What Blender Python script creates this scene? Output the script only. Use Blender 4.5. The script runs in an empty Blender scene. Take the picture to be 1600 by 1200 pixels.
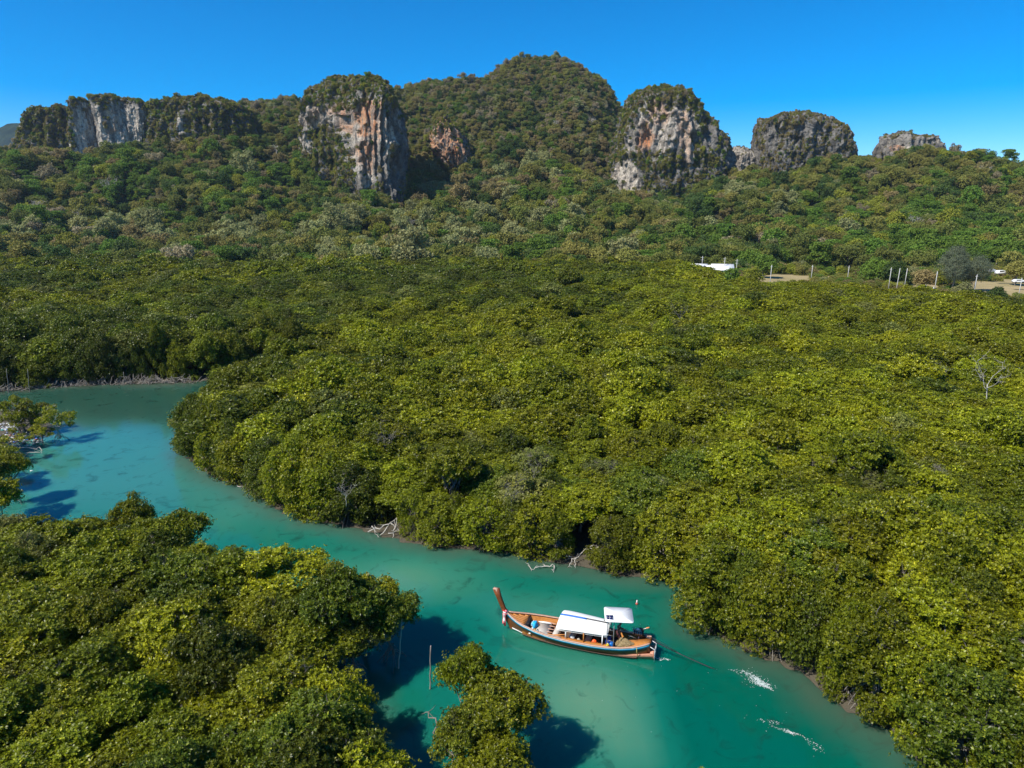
import bpy, math, random
import numpy as np
from mathutils import Vector, Matrix
random.seed(7); RNG = np.random.default_rng(11)
S = bpy.context.scene; COL = S.collection
# ------------------------------------------------------------------ camera, world, sun, exposure
F = 1067.0; CH = 29.0; PITCH = math.atan(265/F)
cam = bpy.data.cameras.new('camera'); cam.sensor_width = 36; cam.lens = 36*F/1600; cam.clip_start = .5; cam.clip_end = 20000
camo = bpy.data.objects.new('camera', cam); COL.objects.link(camo)
camo.location = (0, 0, CH); camo.rotation_euler = (math.pi/2-PITCH, 0, 0); S.camera = camo
SUN_EL = math.radians(50); SUN_DIR = Vector((-.85, -.53, 0)).normalized()
SUN_VEC = Vector((SUN_DIR.x*math.cos(SUN_EL), SUN_DIR.y*math.cos(SUN_EL), math.sin(SUN_EL)))
world = bpy.data.worlds.new('World'); S.world = world; world.use_nodes = True
wn = world.node_tree.nodes; wl = world.node_tree.links; wn.clear()
sky = wn.new('ShaderNodeTexSky'); sky.sky_type = 'NISHITA'; sky.sun_disc = False
sky.sun_elevation = SUN_EL; sky.sun_rotation = math.atan2(SUN_VEC.x, SUN_VEC.y)
sky.altitude = 0; sky.air_density = .72; sky.dust_density = .0; sky.ozone_density = 4.0
hs = wn.new('ShaderNodeHueSaturation'); hs.inputs['Saturation'].default_value = 1.55; hs.inputs['Value'].default_value = .90
bg = wn.new('ShaderNodeBackground'); bg.inputs[1].default_value = .145
wo = wn.new('ShaderNodeOutputWorld')
wl.new(sky.outputs[0], hs.inputs['Color']); wl.new(hs.outputs[0], bg.inputs[0]); wl.new(bg.outputs[0], wo.inputs[0])
sun = bpy.data.lights.new('sun', 'SUN'); sun.energy = 5.0; sun.angle = math.radians(.5); sun.color = (1, .95, .86)
suno = bpy.data.objects.new('sun', sun); COL.objects.link(suno)
suno.rotation_euler = SUN_VEC.to_track_quat('Z', 'Y').to_euler(); suno.location = (0, 0, 300)
S.view_settings.view_transform = 'Standard'; S.view_settings.look = 'None'; S.view_settings.exposure = 0.45
S.view_settings.gamma = 1; S.view_settings.use_curve_mapping = False
S.cycles.max_bounces = 6; S.cycles.diffuse_bounces = 3; S.cycles.glossy_bounces = 3; S.cycles.transmission_bounces = 3
S.cycles.volume_bounces = 0; S.cycles.caustics_reflective = False; S.cycles.caustics_refractive = False

# ------------------------------------------------------------------ projection helpers
cp, sp = math.cos(PITCH), math.sin(PITCH)
def at(px, py, D):
    a = (np.asarray(px, float)-800)/F; b = (600-np.asarray(py, float))/F
    yr = cp+b*sp; zr = -sp+b*cp
    t = D/yr
    return a*t, D+0*t, CH+zr*t
def at_z(px, py, z=0.0):
    a = (px-800)/F; b = (600-py)/F; t = (z-CH)/(-sp+b*cp)
    return (a*t, (cp+b*sp)*t, z)
def proj(X, Y, Z):
    dz = Z-CH; dep = Y*cp-dz*sp; up = Y*sp+dz*cp
    dep = np.where(dep < .1, .1, dep)
    return 800+F*X/dep, 600-F*up/dep
def smooth(x, a, b):
    t = np.clip((x-a)/(b-a), 0, 1); return t*t*(3-2*t)

# ------------------------------------------------------------------ noise
_P = RNG.permutation(256); _P = np.concatenate([_P, _P, _P]); _V = RNG.random(256)*2-1
def vnoise(x, y, z):
    xi = np.floor(x).astype(int); yi = np.floor(y).astype(int); zi = np.floor(z).astype(int)
    fx, fy, fz = x-xi, y-yi, z-zi
    fx = fx*fx*(3-2*fx); fy = fy*fy*(3-2*fy); fz = fz*fz*(3-2*fz)
    def h(a, b, c): return _V[_P[_P[_P[a & 255]+(b & 255)]+(c & 255)]]
    def l(a, b, t): return a+(b-a)*t
    return l(l(l(h(xi, yi, zi), h(xi+1, yi, zi), fx), l(h(xi, yi+1, zi), h(xi+1, yi+1, zi), fx), fy),
             l(l(h(xi, yi, zi+1), h(xi+1, yi, zi+1), fx), l(h(xi, yi+1, zi+1), h(xi+1, yi+1, zi+1), fx), fy), fz)
def fbm(x, y, z, o=4):
    x, y, z = np.broadcast_arrays(np.asarray(x, float), np.asarray(y, float), np.asarray(z, float))
    s = 0; a = 1; n = 0
    for i in range(o):
        s = s+a*vnoise(x*2**i+i*17.3, y*2**i+i*5.1, z*2**i-i*9.7); n += a; a *= .5
    return s/n

# ------------------------------------------------------------------ mesh + object helpers
def npmesh(name, V, Q, mats=(), smooth_=False, mi=None):
    """V (n,3); Q list of arrays of equal-width faces or one array"""
    if not isinstance(Q, list): Q = [Q]
    Q = [np.asarray(q, np.int32) for q in Q if len(q)]
    me = bpy.data.meshes.new(name)
    me.vertices.add(len(V)); me.vertices.foreach_set('co', np.asarray(V, np.float32).ravel())
    nl = sum(q.size for q in Q); nf = sum(len(q) for q in Q)
    me.loops.add(nl); me.loops.foreach_set('vertex_index', np.concatenate([q.ravel() for q in Q]))
    tot = np.concatenate([np.full(len(q), q.shape[1], np.int32) for q in Q])
    me.polygons.add(nf); me.polygons.foreach_set('loop_start', np.concatenate([[0], np.cumsum(tot)[:-1]]).astype(np.int32))
    if mi is not None: me.polygons.foreach_set('material_index', np.asarray(mi, np.int32))
    me.update(calc_edges=True)
    if smooth_: me.polygons.foreach_set('use_smooth', np.ones(nf, bool))
    for m in mats: me.materials.append(m)
    return me
def fattr(me, name, vals, domain='POINT'):
    a = me.attributes.new(name, 'FLOAT', domain); a.data.foreach_set('value', np.asarray(vals, np.float32))
def obj(name, me, parent=None, loc=(0, 0, 0), rot=(0, 0, 0), scale=(1, 1, 1), **props):
    o = bpy.data.objects.new(name, me); COL.objects.link(o); o.location = loc; o.rotation_euler = rot; o.scale = scale
    if parent: o.parent = parent
    for k, v in props.items(): o[k] = v
    return o
def thing(name, label, cat, loc=(0, 0, 0), rz=0, group=None, scale=(1, 1, 1)):
    o = obj(name, None, None, loc, (0, 0, rz), scale, label=label, category=cat); o.empty_display_size = .2
    if group: o['group'] = group
    return o
class MB:
    """collects boxes, tubes, sheets into one mesh"""
    def __init__(s): s.V = []; s.Q = []; s.T = []; s.n = 0
    def add(s, V, Q=(), T=()):
        V = np.asarray(V, float).reshape(-1, 3); s.V.append(V)
        if len(Q): s.Q.append(np.asarray(Q, int)+s.n)
        if len(T): s.T.append(np.asarray(T, int)+s.n)
        s.n += len(V); return s
    def box(s, c, d, rz=0, M=None):
        x, y, z = [k/2 for k in d]
        P = np.array([[i, j, k] for i in (-x, x) for j in (-y, y) for k in (-z, z)])
        if rz: P = P @ np.array(Matrix.Rotation(rz, 3, 'Z')).T
        if M is not None: P = P @ np.array(M).T
        return s.add(P+np.array(c), [[0, 1, 3, 2], [4, 6, 7, 5], [0, 4, 5, 1], [2, 3, 7, 6], [0, 2, 6, 4], [1, 5, 7, 3]])
    def tube(s, pts, r, n=6, cap=True):
        pts = np.asarray(pts, float); k = len(pts); r = np.broadcast_to(np.asarray(r, float), (k,))
        T = np.gradient(pts, axis=0); T /= np.linalg.norm(T, axis=1)[:, None]+1e-9
        ref = np.array([0, 0, 1.]) if abs(T[0][2]) < .8 else np.array([1., 0, 0])
        A = np.cross(T, ref); A /= np.linalg.norm(A, axis=1)[:, None]+1e-9; B = np.cross(T, A)
        th = np.arange(n)*2*math.pi/n
        V = pts[:, None]+r[:, None, None]*(np.cos(th)[None, :, None]*A[:, None]+np.sin(th)[None, :, None]*B[:, None])
        i = np.arange(k-1)[:, None]*n; j = np.arange(n)[None]; j2 = (j+1) % n
        Q = np.stack([i+j, i+j2, i+n+j2, i+n+j], -1).reshape(-1, 4)
        V = V.reshape(-1, 3)
        if cap:
            T3 = [[k*n, b, a] for a, b in zip(range(n), [*range(1, n), 0])]+[[k*n+1, (k-1)*n+a, (k-1)*n+b] for a, b in zip(range(n), [*range(1, n), 0])]
            return s.add(np.vstack([V, pts[:1], pts[-1:]]), Q, T3)
        return s.add(V, Q)
    def sheet(s, G, th=0.0):
        """G (r,c,3) grid; th = thickness"""
        G = np.asarray(G, float); r, c = G.shape[:2]
        i = np.arange(r-1)[:, None]*c; j = np.arange(c-1)[None]
        Q = np.stack([i+j, i+j+1, i+c+j+1, i+c+j], -1).reshape(-1, 4)
        if not th: return s.add(G.reshape(-1, 3), Q)
        du = np.gradient(G, axis=0); dv = np.gradient(G, axis=1); N = np.cross(du, dv); N /= np.linalg.norm(N, axis=2)[..., None]+1e-9
        V = np.vstack([G.reshape(-1, 3), (G-N*th).reshape(-1, 3)]); m = r*c
        e = [k for k in range(c-1)]
        rim = [*[(k, k+1) for k in range(c-1)], *[(k*c+c-1, (k+1)*c+c-1) for k in range(r-1)],
               *[((r-1)*c+k+1, (r-1)*c+k) for k in range(c-1)][::-1], *[((k+1)*c, k*c) for k in range(r-1)][::-1]]
        Q2 = [[a, a+m, b+m, b] for a, b in rim]
        return s.add(V, np.vstack([Q, (Q+m)[:, ::-1], Q2]))
    def lathe(s, prof, c=(0, 0, 0), n=12, M=None):
        prof = np.array(prof, float); k = len(prof); th = np.arange(n)*2*math.pi/n
        V = np.stack([prof[:, :1]*np.cos(th), prof[:, :1]*np.sin(th), np.repeat(prof[:, 1:], n, 1)], -1).reshape(-1, 3)
        if M is not None: V = V @ np.array(M).T
        i = np.arange(k-1)[:, None]*n; j = np.arange(n)[None]; j2 = (j+1) % n
        return s.add(V+np.array(c), np.stack([i+j, i+j2, i+n+j2, i+n+j], -1).reshape(-1, 4))
    def mesh(s, name, mat, sm=False):
        V = np.vstack(s.V); Q = []
        if s.Q: Q.append(np.vstack(s.Q))
        if s.T: Q.append(np.vstack(s.T))
        return npmesh(name, V, Q, [mat], sm)
    def build(s, name, mat, parent=None, sm=False, **kw):
        return obj(name, s.mesh(name, mat, sm), parent, **kw)

# ------------------------------------------------------------------ materials
class NT:
    def __init__(s, name):
        s.m = bpy.data.materials.new(name); s.m.use_nodes = True; s.t = s.m.node_tree; s.n = s.t.nodes; s.l = s.t.links
        s.b = s.n['Principled BSDF']; s.out = s.n['Material Output']
    def node(s, ty, **kw):
        n = s.n.new(ty)
        for k, v in kw.items():
            if hasattr(n, k): setattr(n, k, v)
            else: n.inputs[k.replace('_', ' ')].default_value = v
        return n
    def link(s, a, b): s.l.new(a, b)
    def noise(s, scale, detail=4, vec=None, rough=.55, dist=0):
        n = s.node('ShaderNodeTexNoise'); n.inputs['Scale'].default_value = scale; n.inputs['Detail'].default_value = detail
        n.inputs['Roughness'].default_value = rough; n.inputs['Distortion'].default_value = dist
        if vec is not None: s.link(vec, n.inputs['Vector'])
        return n.outputs['Fac']
    def ramp(s, fac, stops):
        r = s.node('ShaderNodeValToRGB'); e = r.color_ramp.elements
        while len(e) < len(stops): e.new(.5)
        for x, (p, c) in zip(e, stops): x.position = p; x.color = (*c, 1) if len(c) == 3 else c
        s.link(fac, r.inputs[0]); return r.outputs[0]
    def rmap(s, v, a, b, c=0., d=1.):
        r = s.node('ShaderNodeMapRange'); s.link(v, r.inputs[0])
        for i, k in enumerate((a, b, c, d)): r.inputs[i+1].default_value = k
        return r.outputs[0]
    def mix(s, fac, a, b, mode='MIX'):
        r = s.node('ShaderNodeMix'); r.data_type = 'RGBA'; r.blend_type = mode
        for v, i in ((fac, 0), (a, 6), (b, 7)):
            if isinstance(v, (int, float)): r.inputs[i].default_value = v
            elif isinstance(v, tuple): r.inputs[i].default_value = (*v, 1)
            else: s.link(v, r.inputs[i])
        return r.outputs[2]
    def math(s, op, a, b=0.):
        r = s.node('ShaderNodeMath'); r.operation = op
        for v, i in ((a, 0), (b, 1)):
            if isinstance(v, (int, float)): r.inputs[i].default_value = v
            else: s.link(v, r.inputs[i])
        return r.outputs[0]
    def attr(s, name): 
        a = s.node('ShaderNodeAttribute'); a.attribute_name = name; return a.outputs['Fac']
    def coord(s, scale=(1, 1, 1), kind='Object'):
        c = s.node('ShaderNodeTexCoord'); m = s.node('ShaderNodeMapping'); m.inputs['Scale'].default_value = scale
        s.link(c.outputs[kind], m.inputs[0]); return m.outputs[0]
    def bump(s, h, strength=.5, dist=.1):
        b = s.node('ShaderNodeBump'); b.inputs['Strength'].default_value = strength; b.inputs['Distance'].default_value = dist
        s.link(h, b.inputs['Height']); s.link(b.outputs[0], s.b.inputs['Normal'])
    def set(s, col=None, rough=None, spec=None, metal=None):
        if col is not None:
            if isinstance(col, tuple): s.b.inputs['Base Color'].default_value = (*col, 1)
            else: s.link(col, s.b.inputs['Base Color'])
        if rough is not None: s.b.inputs['Roughness'].default_value = rough
        if spec is not None: s.b.inputs['Specular IOR Level'].default_value = spec
        if metal is not None: s.b.inputs['Metallic'].default_value = metal
        return s.m
def plain(name, col, rough=.6, var=.12, scale=6., metal=0., spec=.5, bump=0.):
    m = NT(name); n = m.noise(scale, 5, m.coord())
    c = m.mix(m.rmap(n, .3, .7), tuple(k*(1-var) for k in col), tuple(min(1, k*(1+var)) for k in col))
    if bump: m.bump(n, bump, .02)
    return m.set(c, rough, spec, metal)
def leafmat(name, dark, light, young=None, transl=.28, rough=.40, vary=.32, spec=.26):
    m = NT(name); oi = m.node('ShaderNodeObjectInfo')
    t = m.attr('tint'); c = m.mix(t, dark, light)
    if young: c = m.mix(m.rmap(t, .8, 1.), c, young)
    v = m.rmap(oi.outputs['Random'], 0, 1, 1-vary, 1+vary)
    hsn = m.node('ShaderNodeHueSaturation'); m.link(c, hsn.inputs['Color']); m.link(v, hsn.inputs['Value'])
    hv = m.rmap(m.math('FRACT', m.math('MULTIPLY', oi.outputs['Random'], 7.31)), 0, 1, .492, .514); m.link(hv, hsn.inputs['Hue'])
    m.set(hsn.outputs[0], rough, spec)
    tr = m.node('ShaderNodeBsdfTranslucent'); m.link(hsn.outputs[0], tr.inputs[0])
    mx = m.node('ShaderNodeMixShader'); mx.inputs[0].default_value = transl
    m.link(m.b.outputs[0], mx.inputs[1]); m.link(tr.outputs[0], mx.inputs[2]); m.link(mx.outputs[0], m.out.inputs[0])
    return m.m
M = {}
M['mang'] = [leafmat('mangrove_leaf_olive', (.068, .082, .003), (.240, .262, .008), (.50, .46, .03)),
             leafmat('mangrove_leaf_green', (.040, .056, .004), (.150, .182, .010), (.38, .36, .03)),
             leafmat('mangrove_leaf_yellow', (.088, .100, .003), (.320, .335, .008), (.56, .52, .04))]
FC = {'deep': ((.050, .085, .020), (.110, .170, .036)), 'green': ((.085, .145, .018), (.185, .280, .038)),
      'mid': ((.120, .142, .028), (.250, .270, .058)), 'olive': ((.170, .162, .036), (.340, .310, .074)),
      'yellow': ((.180, .200, .022), (.370, .370, .045)), 'brown': ((.190, .150, .055), (.370, .295, .122)),
      'pale': ((.215, .220, .085), (.410, .410, .165)), 'dry': ((.225, .185, .105), (.420, .355, .220))}
for k, (a, b) in FC.items(): M['f_'+k] = leafmat('leaf_'+k, a, b, None, .36, .65, .22, .15)
m = NT('grey_bark'); c = m.coord((1, 1, .3)); n = m.noise(9, 5, c); M['bark'] = m.set(m.mix(n, (.10, .085, .07), (.33, .30, .26)), .85, .2)
m = NT('bleached_wood'); n = m.noise(7, 5, m.coord((1, 1, .4))); M['bleach'] = m.set(m.mix(n, (.28, .25, .21), (.62, .58, .52)), .8, .2)
m = NT('dark_wood'); n = m.noise(7, 5, m.coord((1, 1, .4))); M['darkwood'] = m.set(m.mix(n, (.05, .04, .03), (.16, .13, .10)), .85, .2)

# ------------------------------------------------------------------ shoreline polygons (world)
def gpoly(L, z=0.): return np.array([at_z(x, y, z)[:2] for x, y in L])
north = [(-160, 612), (0, 612), (60, 607), (120, 603), (200, 600), (300, 598)]
creek_far = [(470, 570), (700, 532), (1000, 479)]; creek_near = [(1000, 489), (700, 546), (470, 590), (330, 640)]
bank = [(288, 690), (287, 716), (330, 745), (400, 775), (440, 803), (560, 830), (640, 850), (700, 858), (780, 864), (850, 880), (960, 900), (1065, 907), (1085, 935),
        (1092, 985), (1150, 1012), (1250, 1055), (1300, 1100), (1380, 1150), (1440, 1200), (1500, 1262), (1600, 1400)]
south = [(700, 1400), (610, 1250), (585, 1150), (500, 1090), (420, 1040), (400, 985), (430, 950), (400, 930), (330, 925), (280, 900), (200, 875), (60, 880), (-60, 890)]
leftb = [(-250, 850), (-160, 770), (-20, 700), (40, 690), (95, 672), (70, 645), (-20, 640), (-160, 650)]
WATER = gpoly(north+creek_far+creek_near+bank+south+leftb)
def sdist(X, Y, P):
    """signed distance, + inside"""
    X = np.asarray(X, float); Y = np.asarray(Y, float); d = np.full(X.shape, 1e9); ins = np.zeros(X.shape, bool)
    for (x0, y0), (x1, y1) in zip(P, np.roll(P, -1, 0)):
        ex, ey = x1-x0, y1-y0; t = np.clip(((X-x0)*ex+(Y-y0)*ey)/(ex*ex+ey*ey+1e-12), 0, 1)
        d = np.minimum(d, np.hypot(X-x0-t*ex, Y-y0-t*ey))
        c = ((y0 > Y) != (y1 > Y)) & (X < ex*(Y-y0)/(ey if abs(ey) > 1e-12 else 1e-12)+x0); ins ^= c
    return np.where(ins, d, -d)

# ------------------------------------------------------------------ ground + water
def gridmesh(xs, ys, zf, name, mat):
    X, Y = np.meshgrid(xs, ys); Z = zf(X, Y); r, c = X.shape
    i = np.arange(r-1)[:, None]*c; j = np.arange(c-1)[None]
    me = npmesh(name, np.stack([X, Y, Z], -1).reshape(-1, 3), np.stack([i+j, i+j+1, i+c+j+1, i+c+j], -1).reshape(-1, 4), [mat], True)
    return me, X.ravel(), Y.ravel()
m = NT('mud'); c = m.coord(); n = m.noise(.6, 6, c); n2 = m.noise(7, 4, c)
mud = m.mix(n2, m.mix(n, (.030, .026, .018), (.11, .09, .062)), m.mix(n, (.05, .045, .03), (.16, .14, .10)))
dry = m.mix(m.noise(.06, 5, c), (.16, .15, .05), (.46, .34, .19))
m.bump(n2, .6, .2); M['ground'] = m.set(m.mix(m.attr('field'), mud, dry), .9, .2)
xs = np.concatenate([np.linspace(-3800, -400, 12), np.linspace(-380, -132, 22), np.arange(-130, 131, 1.), np.linspace(132, 380, 22), np.linspace(400, 3000, 12)])
ys = np.concatenate([np.linspace(-500, -20, 6), np.arange(0, 170, 1.), np.arange(170, 240, 1.6), np.arange(241, 430, 6.), np.linspace(450, 3800, 20)])
def gz(X, Y):
    s = sdist(X, Y, WATER); z = np.where(s > 0, -np.minimum(s*.35, 1.6), np.minimum(-s*.07, .35))
    return z+np.where(s < 0, fbm(X/3, Y/3, 0, 4)*.12+.0, 0)
me, GX, GY = gridmesh(xs, ys, gz, 'ground', M['ground'])
gpx, gpy = proj(GX, GY, 0*GX+.4)
fattr(me, 'field', smooth(GY, 192, 206)*smooth(gpx, 1120, 1190)*(gpy > 330)); obj('ground', me, kind='structure', label='dark mud flat under the mangroves')

def fl(*L):  # pixel blobs of the water's own colour: (px, py, rx, ry, value)
    return L
m = NT('water')
c = m.coord(); n = m.noise(.055, 5, c, .5, .6); n3 = m.noise(.5, 5, c, .6, 1.2)
col = m.ramp(m.attr('sand'), [(0., (.000, .100, .066)), (.35, (.004, .140, .094)), (.65, (.036, .185, .122)), (1., (.100, .230, .140))])
col = m.mix(m.attr('cyan'), col, (.034, .175, .145))
col = m.mix(m.attr('forest_reflection'), col, (.022, .060, .040))
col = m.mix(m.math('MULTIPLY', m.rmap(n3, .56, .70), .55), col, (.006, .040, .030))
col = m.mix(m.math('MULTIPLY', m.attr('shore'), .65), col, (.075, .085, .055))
m.set(col, .045, .5); m.b.inputs['IOR'].default_value = 1.33
m.b.inputs['Subsurface Weight'].default_value = 1.0; m.b.inputs['Subsurface Radius'].default_value = (.35, 1.0, 1.0); m.b.inputs['Subsurface Scale'].default_value = 1.8
w1 = m.noise(2.6, 4, m.coord((1, 1.5, 1)), .6, .5); m.bump(w1, .10, .05)
M['water'] = m.m
wxs = np.arange(-190, 110, 1.4); wys = np.arange(0, 240, 1.2)
me, WX, WY = gridmesh(wxs, wys, lambda X, Y: 0*X, 'water', M['water'])
wpx, wpy = proj(WX, WY, 0*WX)
sd = sdist(WX, WY, WATER)
sand = .30+.30*fbm(WX/14, WY/14, 3., 4)
def wb(px, py, rx, ry, v):
    x0, y0, _ = at_z(px, py); x1 = at_z(px+rx, py)[0]; yy = (at_z(px, py-ry)[1]-at_z(px, py+ry)[1])/2
    d = ((WX-x0)/(x1-x0))**2+((WY-y0)/yy)**2; return v*np.exp(-d*1.1)
sand += wb(930, 1100, 120, 70, .75)+wb(640, 900, 120, 40, .5)+wb(380, 790, 60, 40, .35)+wb(1000, 1180, 70, 60, .4)+wb(850, 960, 150, 30, .25)
sand -= wb(1150, 1120, 110, 110, .75)+wb(700, 985, 80, 50, .35)+wb(1010, 930, 70, 20, .2)
fattr(me, 'sand', np.clip(sand, 0, 1))
fattr(me, 'cyan', np.clip(smooth(WY, 52, 72)*(1-.9*smooth(WY, 92, 108)), 0, 1))
fattr(me, 'forest_reflection', .85*smooth(WY+6*fbm(WX/9, WY/5, 4, 3), 84, 98))  # mirrored forest painted into the water colour at the lagoon's far end
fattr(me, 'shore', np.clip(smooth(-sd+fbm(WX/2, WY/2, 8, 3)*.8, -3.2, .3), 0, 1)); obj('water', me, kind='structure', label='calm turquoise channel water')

# ------------------------------------------------------------------ hillside (structure)
def pinterp(x, xp, fp):
    """smooth (catmull-like pchip) interpolation"""
    xp = np.asarray(xp, float); fp = np.asarray(fp, float); h = np.diff(xp); d = np.diff(fp)/h
    m_ = np.zeros_like(fp); m_[0] = d[0]; m_[-1] = d[-1]
    s = d[:-1]*d[1:] > 0; m_[1:-1][s] = 2*d[:-1][s]*d[1:][s]/(d[:-1][s]+d[1:][s])
    i = np.clip(np.searchsorted(xp, x)-1, 0, len(h)-1); t = (x-xp[i])/h[i]
    return ((1+2*t)*(1-t)**2*fp[i]+t*(1-t)**2*h[i]*m_[i]+t*t*(3-2*t)*fp[i+1]+t*t*(t-1)*h[i]*m_[i+1])
HD = [335, 420, 520, 640, 770, 900, 1060]
HK = [-300, 0, 60, 200, 330, 420, 480, 560, 620, 660, 720, 780, 830, 870, 910, 950, 975, 1010, 1060, 1140, 1200, 1330, 1380, 1440, 1500, 1560, 1640, 1850]
HP = {420: [402, 402, 402, 400, 400, 400, 400, 402, 402, 402, 402, 402, 402, 402, 402, 402, 402, 400, 400, 396, 394, 390, 388, 386, 385, 386, 388, 395],
      520: [335, 335, 335, 335, 335, 340, 342, 346, 350, 350, 348, 345, 342, 340, 340, 345, 348, 352, 352, 342, 336, 326, 320, 314, 314, 318, 326, 340],
      640: [250, 252, 250, 248, 246, 262, 275, 300, 305, 300, 290, 282, 275, 272, 275, 295, 315, 318, 315, 290, 284, 272, 266, 262, 264, 276, 286, 300],
      770: [247, 247, 240, 222, 190, 182, 190, 215, 215, 205, 190, 178, 170, 168, 172, 215, 260, 265, 265, 272, 270, 266, 262, 260, 268, 272, 270, 285],
      900: [250, 250, 240, 205, 168, 166, 166, 158, 148, 136, 130, 112, 90, 93, 108, 136, 190, 262, 270, 280, 280, 275, 270, 270, 276, 278, 278, 290],
      1060: [300]*len(HK)}
HSX = np.arange(-300, 1851, 6.); HT = np.linspace(0, 1, 150)
DD = 335+(1060-335)*HT
PY = np.zeros((len(DD), len(HSX)))
rows = [np.full(len(HSX), 335+(CH-.2)/335*1068)]+[pinterp(HSX, HK, HP[d]) for d in HD[1:]]
rows[0] = np.array([600-F*float(np.tan(PITCH-math.atan((CH-.2)/335)))]*len(HSX))
rows = np.array(rows)
for j in range(len(HSX)): PY[:, j] = pinterp(DD, HD, rows[:, j])
HXg, HYg, HZg = at(HSX[None, :], PY, DD[:, None])
amp = smooth(DD, 380, 520)[:, None]
ridge = 1-np.abs(fbm(HXg/75, HYg/75, 1., 3))*2.2
HZg = HZg+amp*(fbm(HXg/34, HYg/40, 5., 4)*9+(ridge-.6)*15+(1-np.abs(fbm(HXg/30, HYg/60, 9., 3))*2.4-.5)*7)*(1-.55*smooth(DD, 820, 900)[:, None])
# bare orange cliff hollow on the mountain flank
m = NT('hillside_soil'); c = m.coord(); n = m.noise(.08, 6, c)
M['soil'] = m.set(m.mix(n, (.025, .03, .012), (.075, .065, .03)), .95, .1)
HR, HC = HXg.shape; r_, c_ = HR, HC; i = np.arange(r_-1)[:, None]*c_; j = np.arange(c_-1)[None]
HV = np.stack([HXg, HYg, HZg], -1).reshape(-1, 3); HQ = np.stack([i+j, i+j+1, i+c_+j+1, i+c_+j], -1).reshape(-1, 4)
obj('hillside', npmesh('hillside', HV, HQ, [M['soil']], True), kind='structure', label='steep wooded hillside rising behind the mangroves')

# ------------------------------------------------------------------ karst towers (structure)
m = NT('limestone'); c = m.coord(); cs = m.coord((1, 1, .16)); n = m.noise(.16, 7, c, .62); st = m.noise(.30, 6, cs, .65, .5); pit = m.noise(.55, 6, c, .7, .3)
g = m.mix(m.rmap(n, .35, .68), (.075, .070, .062), (.27, .25, .22))
pal = m.mix(m.rmap(st, .35, .6), (.27, .22, .175), (.62, .55, .45))
g = m.mix(m.math('MULTIPLY', m.attr('pale'), m.rmap(st, .30, .55)), g, pal)
oc = m.mix(m.rmap(n, .3, .6), (.50, .16, .05), (.58, .32, .17))
g = m.mix(m.math('MULTIPLY', m.attr('stain'), m.rmap(st, .38, .56)), g, oc)
g = m.mix(m.math('MULTIPLY', m.rmap(pit, .50, .66), .75), g, (.05, .047, .043))
m.bump(m.math('ADD', m.math('MULTIPLY', pit, 1.), st), 1., 2.2)
M['rock'] = m.set(g, .9, .15)
KS = []
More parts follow.
